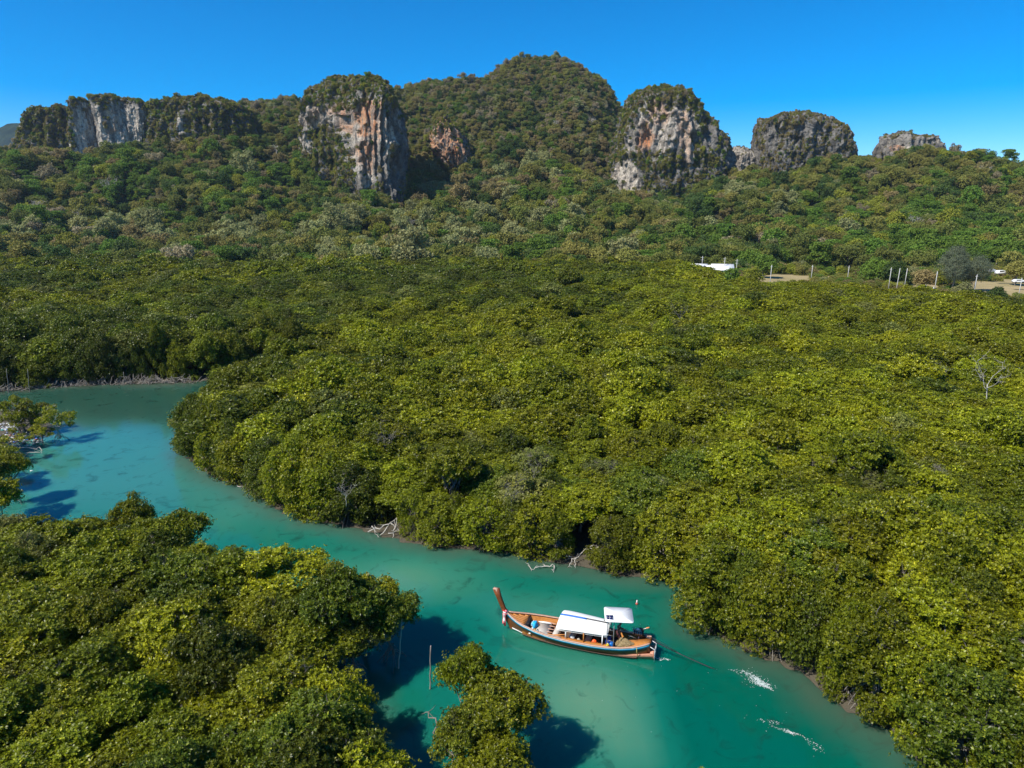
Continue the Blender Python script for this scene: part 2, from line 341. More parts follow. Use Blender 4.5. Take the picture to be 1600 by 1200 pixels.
def karst(label, D, dh, left, right, ybase, stain=(), pale=(), ampl=1., sup=2.8, seed=0, bulge=0., skew=0.):
    """left/right: (py, px) outline samples from top to base; D depth of axis; dh half depth in metres"""
    ytop = left[0][0]; n, L = 280, 120
    # levels denser near the top
    t = np.linspace(0, 1, L); py = ytop+(ybase-ytop)*t**1.25
    pl = np.interp(py, *zip(*left)); pr = np.interp(py, *zip(*right))
    xl, _, z = at(pl, py, D); xr, _, _ = at(pr, py, D)
    xc = (xl+xr)/2; hw = (xr-xl)/2; cap = np.sqrt(np.clip(1-(1-np.clip(t/.10, 0, 1))**2, 0, 1)); 
    hwm = hw.max(); hd = dh*(.35+.65*hw/hwm)*(.25+.75*cap)+bulge*t*dh
    th = np.linspace(0, 2*math.pi, n, endpoint=False)
    cx = np.sign(np.cos(th))*np.abs(np.cos(th))**(2/sup); cy = np.sign(np.sin(th))*np.abs(np.sin(th))**(2/sup)
    X = xc[:, None]+hw[:, None]*cx; Y = D+hd[:, None]*cy-skew*hw[:, None]*cx; Z = np.repeat(z[:, None], n, 1)
    ox, oy = cx*dh, cy*hwm; ol = np.hypot(ox, oy); ox, oy = ox/ol, oy/ol
    s = seed*31.7
    butt = fbm(X/26+s, Y/26, Z/70, 3)*7.5+(1-np.abs(fbm(X/11+s, Y/11, Z/34, 3))*2.4)*4.2
    det = (1-np.abs(fbm(X/6+s, Y/6, Z/55, 3))*3.2-.4)*2.6+fbm(X/5+s, Y/5, Z/9, 4)*3.6+(1-np.abs(fbm(X/7, Y/7+s, Z/9, 4))*3-.5)*1.8+fbm(X/2.2, Y/2.2+s, Z/2.6, 3)*1.8
    fade = (.3+.7*cap)[:, None]; dsp = (butt*fade+det-3.2)*ampl-1.6
    edge = np.abs(cx)**3  # keep outline close to size
    X = X+ox*dsp*(1-.3*edge); Y = Y+oy*dsp; Z = Z+fbm(X/6, Y/6, Z/6+s, 4)*3.4*ampl+fbm(X/13+3, Y/13, s, 2)*6.*ampl*(1-t[:, None])**2-7.5*(1-t[:, None])**2*np.clip(ampl*1.6-.75, .1, 1)
    V = np.stack([X, Y, Z], -1).reshape(-1, 3)
    top = np.array([[X[0].mean(), Y[0].mean(), Z[0].mean()+.6]]); V = np.vstack([V, top])
    i = np.arange(L-1)[:, None]*n; j = np.arange(n)[None]; j2 = (j+1) % n
    Q = np.stack([i+j, i+n+j, i+n+j2, i+j2], -1).reshape(-1, 4)[:, ::-1]
    T = [[L*n, a, (a+1) % n] for a in range(n)]
    me = npmesh('limestone_cliff', V, [Q, T], [M['rock']], True)
    px, py_ = proj(V[:, 0], V[:, 1], V[:, 2]); nz = fbm(V[:, 0]/9, V[:, 1]/9, V[:, 2]/9, 3)*.9
    front = (V[:, 1] < D+dh*.5)
    def blobs(L_):
        a = np.zeros(len(V))
        for (x, y, rx, ry, v) in L_: a = np.maximum(a, v*smooth(1.35+nz-np.hypot((px-x)/rx, (py_-y)/ry), 0, .5))
        return a*front
    fattr(me, 'stain', blobs(stain)); fattr(me, 'pale', blobs(pale))
    o = obj('limestone_cliff', me, kind='structure', label=label)
    me.calc_loop_triangles(); KS.append((V, Q, D)); return o
karst('brown scrub covered end of the limestone ridge', 690, 34, [(158, 85), (165, 62), (180, 50), (230, 42), (262, 36)], [(158, 95), (165, 125), (200, 132), (262, 138)], 262, seed=1)
karst('pale limestone pillar rising over the forest with a sunlit edge', 668, 16, [(152, 122), (158, 114), (200, 116), (250, 121)], [(152, 132), (160, 140), (200, 152), (250, 166)], 250, pale=[(135, 200, 30, 50, 1.)], ampl=.45, seed=2, skew=-.7)
karst('tall grey limestone pillar with a streaked face', 676, 20, [(147, 160), (155, 152), (200, 160), (255, 168)], [(147, 176), (156, 188), (200, 205), (255, 222)], 255, pale=[(190, 200, 40, 50, .9)], stain=[(175, 205, 7, 4, .8)], ampl=.5, seed=3, skew=-.5)
karst('pale rock face with dark scrub on its top', 690, 22, [(154, 196), (165, 185), (200, 186), (250, 190)], [(154, 215), (160, 236), (200, 250), (250, 252)], 250, pale=[(210, 195, 22, 34, 1.)], ampl=.6, seed=13)
karst('rounded scrub covered limestone hill beside the pale pillars', 705, 42, [(140, 300), (150, 262), (160, 240), (200, 232), (258, 228)], [(140, 322), (148, 350), (162, 382), (200, 402), (258, 412)], 258, pale=[(283, 190, 7, 22, 1.), (290, 215, 6, 16, .7)], seed=4, ampl=1.1)
karst('big square limestone bluff with orange streaked cliffs', 655, 48, [(112, 535), (120, 508), (135, 487), (150, 474), (170, 468), (210, 470), (300, 478), (320, 480)], [(112, 552), (120, 590), (135, 612), (150, 624), (180, 636), (230, 644), (320, 648)], 320,
      stain=[(575, 190, 22, 30, 1.), (575, 235, 16, 26, .9), (535, 180, 12, 16, .8), (487, 182, 8, 12, .5), (520, 172, 25, 8, .5)],
      pale=[(575, 210, 40, 60, 1.), (500, 182, 40, 18, 1.), (570, 265, 18, 26, 1.), (478, 225, 9, 16, .8)], seed=5, ampl=1.25, sup=4.2, skew=.55)
karst('broken orange cliff on the flank of the main mountain', 694, 34, [(175, 690), (200, 668), (230, 668), (262, 690), (300, 702)], [(175, 700), (200, 722), (240, 740), (280, 748), (300, 750)], 300,
      stain=[(700, 232, 34, 40, 1.)], pale=[(690, 205, 24, 12, 1.), (725, 262, 16, 14, 1.)], seed=6, ampl=1.)
karst('tall domed limestone tower with a bare pink and grey face', 690, 58, [(127, 1015), (135, 992), (150, 978), (175, 968), (215, 958), (300, 946), (330, 940)], [(127, 1035), (137, 1062), (155, 1083), (180, 1101), (210, 1121), (245, 1136), (275, 1141), (330, 1150)], 330,
      stain=[(1010, 215, 14, 22, 1.), (1030, 175, 16, 22, .55), (1068, 205, 12, 30, .5), (1075, 245, 8, 14, .4)],
      pale=[(1040, 200, 46, 40, 1.), (980, 280, 20, 34, 1.2), (1076, 240, 10, 20, 1.), (985, 220, 10, 20, .5)], seed=7, sup=2.5, ampl=1.15, skew=.15)
karst('small jagged grey crag between the dome and the tower', 720, 20, [(226, 1146), (236, 1142), (270, 1142), (290, 1140)], [(226, 1156), (232, 1172), (245, 1182), (290, 1190)], 290, pale=[(1160, 250, 30, 30, .7)], seed=8, ampl=.6)
karst('flat topped grey limestone tower with a steep face', 700, 42, [(171, 1215), (175, 1194), (190, 1189), (225, 1186), (290, 1178)], [(171, 1255), (180, 1283), (190, 1300), (205, 1315), (240, 1322), (290, 1326)], 290, pale=[(1305, 248, 8, 10, .6), (1270, 212, 5, 8, .8), (1225, 200, 14, 10, .25)], seed=9, sup=3.2)
karst('small bare grey crag on the crest of the wooded hill', 700, 26, [(202, 1405), (206, 1388), (215, 1378), (235, 1371), (262, 1368)], [(202, 1425), (207, 1448), (214, 1462), (235, 1467), (262, 1470)], 262, pale=[(1420, 222, 50, 22, .28), (1425, 232, 20, 5, .8)], stain=[(1402, 232, 10, 5, .9)], seed=10, ampl=.75, sup=2.6)
vm = bpy.data.materials.new('air_haze'); vm.use_nodes = True; vn = vm.node_tree; vn.nodes.clear()
vo = vn.nodes.new('ShaderNodeOutputMaterial'); vp = vn.nodes.new('ShaderNodeVolumePrincipled'); vp.inputs['Color'].default_value = (.62, .78, 1., 1); vp.inputs['Density'].default_value = .00005; vp.inputs['Anisotropy'].default_value = .2
vn.links.new(vp.outputs[0], vo.inputs['Volume'])
HB = MB().box((-400, 1650, 148), (7000, 4500, 306)); HB.build('haze', vm, kind='stuff', label='thin pale blue air haze over the whole valley')
# far blue hill
xx = np.linspace(-3300, -1500, 90); yy = np.linspace(2700, 3500, 30)
def fz(X, Y):
    px, _ = proj(X, Y, 0*X+200); u = (Y-2700)/800
    return (pinterp(px.ravel(), [-500, -100, 0, 45, 110, 200, 700], [200, 330, 385, 410, 340, 200, 0]).reshape(X.shape)+fbm(X/90, Y/90, 0, 5)*34)*np.sin(np.clip(u, 0, 1)*math.pi)**.8-5
m = NT('far_forest'); n = m.noise(.02, 8, m.coord(), .7); m.bump(n, 1., 14); M['farhill'] = m.set(m.mix(m.rmap(n, .35, .65), (.006, .016, .012), (.03, .05, .03)), .95, .05)
me, _, _ = gridmesh(xx, yy, fz, 'far_hill', M['farhill']); obj('hill', me, kind='structure', label='distant blue wooded hill behind the ridge end')

# ------------------------------------------------------------------ crowns and trunks
def rosettes(pos, nrm, L, W, per, rng, tilt=(.25, .9), tj=.3):
    """leaf rosettes: one diamond per leaf. returns V,Q,tint"""
    n = len(pos); nrm = nrm/np.linalg.norm(nrm, axis=1)[:, None]
    ref = rng.normal(size=(n, 3)); A = np.cross(nrm, ref); A /= np.linalg.norm(A, axis=1)[:, None]; B = np.cross(nrm, A)
    th = (np.arange(per)[None]*2*math.pi/per+rng.random((n, 1))*6.28+rng.normal(size=(n, per))*.25)
    be = rng.uniform(tilt[0], tilt[1], (n, per))
    rad = np.cos(th)[..., None]*A[:, None]+np.sin(th)[..., None]*B[:, None]; tan = -np.sin(th)[..., None]*A[:, None]+np.cos(th)[..., None]*B[:, None]
    d = np.cos(be)[..., None]*rad+np.sin(be)[..., None]*nrm[:, None]
    l = L*rng.uniform(.7, 1.25, (n, per))[..., None]; w = W*rng.uniform(.75, 1.2, (n, per))[..., None]*.5
    p0 = pos[:, None]+d*l*.08
    mid = p0+d*l*.55+nrm[:, None]*l*.06
    V = np.stack([p0, mid+tan*w, p0+d*l, mid-tan*w], 2).reshape(-1, 3)
    k = n*per; Q = np.arange(k*4).reshape(-1, 4)
    t = np.clip(rng.random((n, 1))*.65+rng.normal(size=(n, per))*tj*.6+.12, 0, 1)
    t = np.where(rng.random((n, per)) < .012, 1., np.minimum(t, .86))
    return V, Q, t.ravel()
def lobes_mangrove(rng, R, H, skirt):
    L = [(rng.normal()*.1*R, rng.normal()*.1*R, H-R*.62, R*.55)]
    n = rng.integers(10, 13)
    for k in range(n):
        a = k*6.283/n+rng.normal()*.45; q = rng.uniform(.42, .92)*R; r = rng.uniform(.22, .38)*R
        L.append((q*math.cos(a), q*math.sin(a), H-r*.85-(q/R)**2*R*.42-rng.uniform(.0, .40)*R, r))
    for k in range(rng.integers(4, 7)):
        a = rng.random()*6.28; q = rng.uniform(.05, .5)*R; r = rng.uniform(.16, .32)*R
        L.append((q*math.cos(a), q*math.sin(a), H-r*.9+rng.uniform(-.22, .14)*R, r))
    z = H-R*1.0
    while skirt and z > skirt:
        n = rng.integers(6, 9)
        for k in range(n):
            a = k*6.283/n+rng.random()*1.2; r = rng.uniform(.22, .38)*R; q = R*rng.uniform(.6, .98)
            L.append((q*math.cos(a), q*math.sin(a), z+rng.normal()*.15*R, r))
        z -= R*.36
    return np.array(L)
def crown_pts(rng, L, N, up=.35, flat=.72, inner=.14, holes=.0):
    r = L[:, 3]; w = r*r; li = rng.choice(len(L), int(N*2.1), p=w/w.sum())
    d = rng.normal(size=(len(li), 3)); d[:, 2] = d[:, 2]+.45; d /= np.linalg.norm(d, axis=1)[:, None]
    so = rng.random(3)*50
    bump = fbm(d[:, 0]*2.6+li*3.1, d[:, 1]*2.6+so[0], d[:, 2]*2.6, 3)
    rr = r[li]*np.where(rng.random(len(li)) < inner, rng.uniform(.4, .9, len(li)), rng.normal(1., .15, len(li)))*(1+bump*.75)
    P = L[li, :3]+d*rr[:, None]*np.array([1, 1, flat])
    keep = np.ones(len(P), bool)
    for k, (x, y, z, q) in enumerate(L):
        keep &= ~(((P[:, 0]-x)**2+(P[:, 1]-y)**2+((P[:, 2]-z)/flat)**2 < (q*.72)**2) & (li != k))
    if holes: keep &= fbm(P[:, 0]/(.28*holes)+so[1], P[:, 1]/(.28*holes), P[:, 2]/(.28*holes), 2) > -.26
    P = P[keep][:N]; d = d[keep][:N]; d = d+np.array([0, 0, up])+rng.normal(size=d.shape)*.32
    return P, d
def crown_mesh(name, rng, L, N, ll, lw, per, mat, **k):
    P, d = crown_pts(rng, L, N, **k); V, Q, t = rosettes(P, d, ll, lw, per, rng)
    me = npmesh(name, V, Q, [mat]); fattr(me, 'tint', t, 'FACE'); return me
def limb(rng, a, b, r0, r1, k=5, wob=.08):
    a = np.array(a, float); b = np.array(b, float); t = np.linspace(0, 1, k)[:, None]; L = np.linalg.norm(b-a)
    p = a+(b-a)*t; p[1:-1] += rng.normal(size=(k-2, 3))*L*wob; return p, np.linspace(r0, r1, k)
def trunk_mesh(rng, L, H, mat, twigs=10, base=.11, roots=True):
    mb = MB(); fork = np.array([rng.normal()*.15, rng.normal()*.15, H*.36])
    mb.tube(*limb(rng, (0, 0, .7 if roots else -.2), fork, base, base*.8, 4, .04), n=6)
    for x, y, z, r in L:
        p, q = limb(rng, fork+rng.normal(size=3)*.08, (x, y, z), base*.55, .02, 5, .07); mb.tube(p, q, 4, False)
        for _ in range(twigs):
            d = rng.normal(size=3); d[2] = abs(d[2]); d /= np.linalg.norm(d); p, q = limb(rng, (x, y, z-.2*r), np.array((x, y, z))+d*r*rng.uniform(.85, 1.08), .016, .005, 3, .1)
            mb.tube(p, q, 3, False)
    return mb.mesh('trunk', mat)
def roots_mesh(rng, mat, n=12, R=1.1, H=1.3):
    mb = MB()
    for k in range(n):
        a = rng.random()*6.28; q = R*rng.uniform(.5, 1.2); h = H*rng.uniform(.6, 1.2); t = np.linspace(0, 1, 6)
        P = np.stack([np.cos(a)*q*t, np.sin(a)*q*t, h*(1-t**2.2)-.35*t], -1); P[1:-1] += rng.normal(size=(4, 3))*.04
        mb.tube(P, np.linspace(.035, .016, 6), 4, False)
    return mb.mesh('prop_roots', mat)
M['mang'].append(leafmat('mangrove_leaf_greyish', (.105, .118, .022), (.235, .245, .050), (.42, .38, .06)))
NEAR, SKIRT, MID, FAR, SPARSE = [], [], [], [], []
for s in range(3):
    r = np.random.default_rng(150+s); L = lobes_mangrove(r, 2.3, 6.0, 0)
    SPARSE.append((crown_mesh('crown', r, L, 2100, .14, .064, 6, M['mang'][3], holes=2.4), trunk_mesh(r, L, 6.2, M['bark'], 24, .12), L))
for s in range(7):
    r = np.random.default_rng(100+s); L = lobes_mangrove(r, 2.3, 6.0, 0); mt = M['mang'][s % 3]
    NEAR.append((crown_mesh('crown', r, L, 4300, .145, .068, 6, mt, holes=1.4), trunk_mesh(r, L, 6.0, M['bark'], 7), L))
for s in range(5):
    r = np.random.default_rng(200+s); L = lobes_mangrove(r, 2.3, 5.6, .45); mt = M['mang'][(s+1) % 3]
    SKIRT.append((crown_mesh('crown', r, L, 5600, .145, .068, 6, mt, holes=1.4), trunk_mesh(r, L, 5.6, M['bark'], 3), roots_mesh(r, M['bark'], 16, 1.6, 1.5)))
for s in range(8):
    r = np.random.default_rng(300+s); L = lobes_mangrove(r, 2.4, 6.0, 2.2 if s % 2 else 0); MID.append(crown_mesh('mangrove_crown', r, L, 2400 if s < 6 else 1700, .20, .10, 5, M['mang'][s % 3 if s < 6 else 3]))
for s in range(6):
    r = np.random.default_rng(400+s); L = lobes_mangrove(r, 2.6, 6.0, 0); FAR.append(crown_mesh('mangrove_crown', r, L, 950, .34, .20, 4, M['mang'][s % 3]))

# ------------------------------------------------------------------ scatter (geometry nodes) for what is past counting
def scatter(name, meshes, P, rz, sc, idx, label, tiltv=None):
    me = bpy.data.meshes.new(name); me.vertices.add(len(P)); me.vertices.foreach_set('co', np.asarray(P, np.float32).ravel())
    rot = np.zeros((len(P), 3), np.float32); rot[:, 2] = rz
    if tiltv is not None: rot[:, :2] = tiltv
    a = me.attributes.new('rot', 'FLOAT_VECTOR', 'POINT'); a.data.foreach_set('vector', rot.ravel())
    a = me.attributes.new('scl', 'FLOAT_VECTOR', 'POINT'); a.data.foreach_set('vector', np.asarray(sc, np.float32).ravel())
    a = me.attributes.new('kindi', 'INT', 'POINT'); a.data.foreach_set('value', np.asarray(idx, np.int32))
    o = obj(name, me, kind='stuff', label=label)
    g = bpy.data.node_groups.new(name+'_scatter', 'GeometryNodeTree')
    g.interface.new_socket('Geometry', in_out='INPUT', socket_type='NodeSocketGeometry'); g.interface.new_socket('Geometry', in_out='OUTPUT', socket_type='NodeSocketGeometry')
    gi = g.nodes.new('NodeGroupInput'); go = g.nodes.new('NodeGroupOutput'); jn = g.nodes.new('GeometryNodeJoinGeometry')
    def na(n, t):
        x = g.nodes.new('GeometryNodeInputNamedAttribute'); x.data_type = t; x.inputs[0].default_value = n; return x.outputs[0]
    ro, sl, ki = na('rot', 'FLOAT_VECTOR'), na('scl', 'FLOAT_VECTOR'), na('kindi', 'INT')
    for k, ms in enumerate(meshes):
        so = ms if isinstance(ms, bpy.types.Object) else bpy.data.objects.new(ms.name, ms)
        cmpn = g.nodes.new('FunctionNodeCompare'); cmpn.data_type = 'INT'; cmpn.operation = 'EQUAL'; g.links.new(ki, cmpn.inputs[2]); cmpn.inputs[3].default_value = k
        oi = g.nodes.new('GeometryNodeObjectInfo'); oi.inputs['Object'].default_value = so; oi.inputs['As Instance'].default_value = True; oi.transform_space = 'ORIGINAL'
        ip = g.nodes.new('GeometryNodeInstanceOnPoints'); g.links.new(gi.outputs[0], ip.inputs['Points']); g.links.new(cmpn.outputs[0], ip.inputs['Selection'])
        g.links.new(oi.outputs['Geometry'], ip.inputs['Instance']); g.links.new(ro, ip.inputs['Rotation']); g.links.new(sl, ip.inputs['Scale']); g.links.new(ip.outputs[0], jn.inputs[0])
    g.links.new(jn.outputs[0], go.inputs[0])
    md = o.modifiers.new('scatter', 'NODES'); md.node_group = g
    return o

# ------------------------------------------------------------------ mangrove placement
def hexgrid(x0, x1, y0, y1, s, rng, jit=.33):
    P = []; k = 0; y = y0
    while y < y1:
        x = x0+(s/2 if k % 2 else 0); n = int((x1-x)/s)+1
        P.append(np.stack([x+np.arange(n)*s, np.full(n, y)], -1)); y += s*.866; k += 1
    P = np.vstack(P); return P+rng.normal(size=P.shape)*s*jit*.6
G = []
EXTRA = [(612, 938, .78, .86, 4), (566, 922, .95, .92, 2), (520, 905, 1., .9, 6), (548, 962, .85, .8, 1)]
ISO = [at_z(x, y, 4.3)[:2] for x, y in [(732, 1046), (778, 1098), (728, 1122), (772, 1160)]]
south_canopy = gpoly([(-120, 800), (0, 806), (60, 796), (130, 812), (150, 800), (205, 794), (225, 784), (275, 800), (330, 797), (338, 848), (385, 858), (450, 845), (505, 870), (560, 888), (602, 905), (645, 946), (600, 985), (520, 1000), (500, 1025),
                      (560, 1020), (634, 1034), (640, 1090), (618, 1140), (632, 1200), (635, 1420), (-600, 1420), (-600, 1000)], 4.8)
for (s, y0, y1, lo, hi) in ((2.9, 8, 75, 0, 75), (3.6, 68, 160, 75, 152), (4.7, 145, 385, 152, 385)):
    P = hexgrid(-330, 330, y0, y1, s, RNG); P = P[(P[:, 1] >= lo) & (P[:, 1] < hi)]
    G.append(np.column_stack([P, np.full(len(P), s)]))
def walk(L, off, step):
    P = np.array(L); o = []; carry = 0
    for a, b in zip(P[:-1], P[1:]):
        d = b-a; l = np.linalg.norm(d); nrm = np.array([-d[1], d[0]])/l; t = carry
        while t < l: o.append(a+d*t/l+nrm*off); t += step*random.uniform(.85, 1.2)
        carry = t-l
    return np.array(o)
W1 = np.vstack([walk(gpoly(bank), 1.6, 2.3), walk(gpoly(north), 2.3, 2.9)])
wp = proj(W1[:, 0], W1[:, 1], 0*W1[:, 0])[0]; hollow = np.zeros(len(W1), bool)
for a_, b_ in ((578, 636), (384, 408), (880, 930)): hollow |= (wp > a_) & (wp < b_) & (W1[:, 1] < 75)
HOL = W1[hollow]; W1 = W1[~hollow]
G = np.vstack(G)
dm = np.min(np.hypot(G[:, None, 0]-W1[None, :, 0], G[:, None, 1]-W1[None, :, 1]), 1)
G = np.vstack([G[dm > 1.9], np.column_stack([W1, np.full(len(W1), 2.6)])]); G = G[np.min(np.hypot(G[:, None, 0]-HOL[None, :, 0], G[:, None, 1]-HOL[None, :, 1]), 1) > 1.7]; X, Y, SP = G.T
px, py = proj(X, Y, 0*X+5.); sd = -sdist(X, Y, WATER)
hn = fbm(X/22, Y/22, 2., 3); keep = (px > -190) & (px < 1790) & (py < 1330) & ((sd > 1.0) | ((Y < 56) & (X < 0) & (sd > -9)))
scan = sdist(X, Y, south_canopy); is_s = (Y < 60) & (X < 4) & (sdist(X, Y, gpoly(bank+[(1800, 1400), (1800, 560), (300, 560)])) < 0)
keep &= ~(is_s & (scan < 1.35)) & ((sd > 1.) | is_s)
islet = (X < -50) & (Y < 102) & (Y > 55) & ~is_s
keep &= ~islet
far_lim = np.interp(px, [-200, 900, 1050, 1180, 1260, 1400, 1600, 1800], [372, 372, 330, 240, 232, 212, 198, 190])+fbm(X/20, 0, 0, 2)*8+(fbm(X/16, Y/16, 3, 3)*45-10)*(px < 1150)
keep &= Y < far_lim
keep &= ~((Y > 100) & (RNG.random(len(X)) < .04))
X, Y, SP, px, py, sd, hn, is_s = [a[keep] for a in (X, Y, SP, px, py, sd, hn, is_s)]
D2 = np.hypot(X, Y)
size = SP/2.75*1.12*(1+RNG.normal(size=len(X))*.17).clip(.62, 1.5)*(1+hn*.16)
hgt = (1.0+hn*.50+(RNG.random(len(X)) < .07)*.26*(Y > 60)+RNG.normal(size=len(X)).clip(-2, 2)*.12)*np.where(is_s, .95, 1.)*(1+.10*smooth(Y, 60, 110)+.12*smooth(Y, 105, 118)*(px < 900))
edge = (sd < 3.3)
size = np.where(edge, size*.84, size); rz = RNG.random(len(X))*6.283
order = np.argsort(D2+np.where((px < -60) | (px > 1660) | (py > 1230), 60, 0)+np.where(edge & (Y < 130) & (Y > 40), -14, 0))
near_ids = order[:292]; rest = order[292:]
def tone(k): return ['olive', 'deep green', 'yellowish'][k]
def side(i):
    x, y, e = X[i], Y[i], edge[i]; p = px[i]; q = py[i]
    if is_s[i]:
        if q > 1120: return 'at the bottom edge of the near bank' if p > 350 else 'in the bottom corner'
        if scan_v[i] < 3.4: return 'on the outer rim of the near bank thicket'
        return ('in the middle of the near bank thicket' if p > 300 else 'deep in the near bank thicket')
    if e:
        if p < 520: return 'where the channel meets the lagoon'
        if p < 760: return 'on the far bank by the driftwood'
        if p < 1075: return 'on the far bank straight behind the boat'
        if p < 1270: return 'at the bank facing the propeller shaft'
        return 'at the bank beside the white foam'
    if p < 760: return 'inside the forest behind the lagoon bend'
    if p < 1090: return 'inside the forest up from the boat'
    if q > 900: return 'inside the forest beside the white foam'
    if p < 1350: return 'inside the forest beyond the propeller shaft'
    return 'inside the forest by the picture border'
scan_v = sdist(X, Y, south_canopy)
def mangrove(x, y, s, h, r, kind, i, label, group, z=.05):
    t = thing('mangrove_tree', label, 'tree', (x, y, z), r, group, (s, s, h))
    lib = (NEAR, SKIRT, SPARSE)[int(kind)]
    cm, tm, rm = lib[i % len(lib)]
    obj('crown', cm, t); obj('trunk', tm, t)
    if kind == 1: obj('prop_roots', rm, t)
    return t
for i in near_ids:
    e = bool(edge[i] and not is_s[i]); lib = SKIRT if e else NEAR; k = int(RNG.integers(0, 1000))
    if RNG.random() < .55 and ((k % len(lib))+(1 if e else 0)) % 3 == (2 if is_s[i] else 1): k = int(RNG.integers(0, 1000))
    tn = ((k % len(lib))+(1 if e else 0)) % 3
    thin = (not e) and RNG.random() < .08
    sz = 'tall' if hgt[i] > 1.08 else ('low' if hgt[i] < .88 else 'mid height')
    wd = 'broad ' if size[i] > 1.06 else ('narrow ' if size[i] < .93 else '')
    lab = f'{sz} {wd}{tone(tn)} mangrove tree {side(i)}'
    row = int(np.clip((scan_v[i] if is_s[i] else sd[i])/3., 0, 8)); rw = ['', '', 'second row', 'third row', 'fourth row', 'fifth row', 'sixth row', 'seventh row', 'eighth row'][row]
    if rw: lab = f'{sz} {wd}{tone(tn)} mangrove, {rw} back, {side(i)}'
    if thin: lab = f'{sz} {wd}twiggy mangrove ' + ((rw+' back, ') if rw else '') + side(i)
    if len(lab.split()) > 16: lab = lab.replace('mid height ', '')
    mangrove(X[i], Y[i], size[i], hgt[i], rz[i], 2 if thin else e, k, lab, 'mangrove trees: '+lab)
for n_, ((x, y), s, h, k, lab) in enumerate(zip(ISO, (.72, 1.0, .72, .88), (.98, .95, .84, .74), (0, 3, 1, 5),
        ('yellow topped mangrove standing in the water nearest the bow', 'largest rounded crown of the lone clump in the water', 'mangrove crown of the lone clump facing the near bank', 'lowest crown at the foot of the lone clump'))):
    t = mangrove(x, y, s, h, n_*1.3, 0, k, lab, None, -.25)
    obj('prop_roots', SKIRT[n_][2], t, scale=(1/1, 1, 1.1))
for n_, (px_, py_, s_, h_, k_) in enumerate(EXTRA):
    xe, ye, _ = at_z(px_, py_, 4.6)
    t = mangrove(xe, ye, s_, h_, n_*1.9, 0, k_, ['outermost mangrove of the near bank, its branches reaching over the water towards the bow', 'mangrove behind the outermost branches of the near bank', 'mangrove on the water side of the near bank above the dark hollow', 'mangrove hanging over the dark root filled hollow of the near bank'][n_], None, -.1); obj('prop_roots', SKIRT[n_][2], t)
R0 = rest[(Y[rest] < 130) & ~edge[rest]]; RE = rest[edge[rest] & (Y[rest] < 180)]
RM = rest[(Y[rest] >= 130) & (Y[rest] < 235) & ~(edge[rest] & (Y[rest] < 180))]; RF = rest[Y[rest] >= 235]
PT, IX = [], []
libm = [a[0] for a in SKIRT]+MID+FAR
def toned(ids, lo, n_, off):
    v = fbm(X[ids]/26, Y[ids]/26, 6., 3)*2.2+RNG.normal(size=len(ids))*.5+.5*smooth(px[ids], 700, 1300)-.55*((Y[ids] > 119+(X[ids]+56)*1.07) & (Y[ids] < 330) & (X[ids] < 60))+.35*((Y[ids] < 117+(X[ids]+56)*1.07))
    t = np.where(v > .45, 2, np.where(v < -.35, 1, 0)); k = RNG.integers(0, n_, len(ids))
    for _ in range(12): b = ((k+off) % 3) != t; k = np.where(b, RNG.integers(0, n_, len(ids)), k)
    return lo+k
for ids, lo, n_, off in ((R0, 5, 6, 0), (RE, 0, 5, 1), (RM, 5, 6, 0), (RF, 13, 6, 0)): PT.append(ids); IX.append(toned(ids, lo, n_, off))
ids = np.concatenate(PT); IX = np.concatenate(IX)
IX = np.where((RNG.random(len(IX)) < .06) & ~edge[ids], 11+RNG.integers(0, 2, len(IX)), IX)
scatter('mangrove_forest', libm, np.stack([X[ids], Y[ids], 0*X[ids]+.1], -1), rz[ids], np.stack([size[ids], size[ids], hgt[ids]], -1), IX, 'unbroken mangrove forest spreading back to the foot of the hills')
print('mangroves', len(X), 'rest', len(ids))

# ------------------------------------------------------------------ hillside forest
def blob_crown(name, rng, R, H, N, ls, mat, nl=9, flat=.75, per=3, layered=False):
    L = [(0, 0, H-R*.7, R*.5)]
    for k in range(nl):
        a = rng.random()*6.28; q = R*rng.uniform(.2, 1.05)**.8; r = R*rng.uniform(.15, .36)
        z = H-R*rng.uniform(.1, 1.5)-.3*q
        if layered: z = H-R*(.3+.35*(k % 4)); q = R*rng.uniform(.4, .8)
        L.append((q*math.cos(a), q*math.sin(a), z, r))
    return crown_mesh(name, rng, np.array(L), N, ls, ls*.62, per, mat, up=.5, flat=.35 if layered else flat)
FT = []; FN = ['deep', 'green', 'mid', 'olive', 'yellow', 'brown', 'pale', 'dry']
for k, nm in enumerate(FN):
    for v in range(2):
        r = np.random.default_rng(500+k*7+v)
        FT.append(blob_crown('forest_crown', r, 3.6, 8.0, 900, .56, M['f_'+nm], 17+4*v, .8, 3, layered=(nm == 'green' and v == 1)))
ST = []
for k, nm in enumerate(FN):
    for v in range(2):
        r = np.random.default_rng(600+k*7+v); ST.append(blob_crown('scrub_crown', r, 2.6, 6.5, 420, .55, M['f_'+nm], 9+3*v, .95, 3))
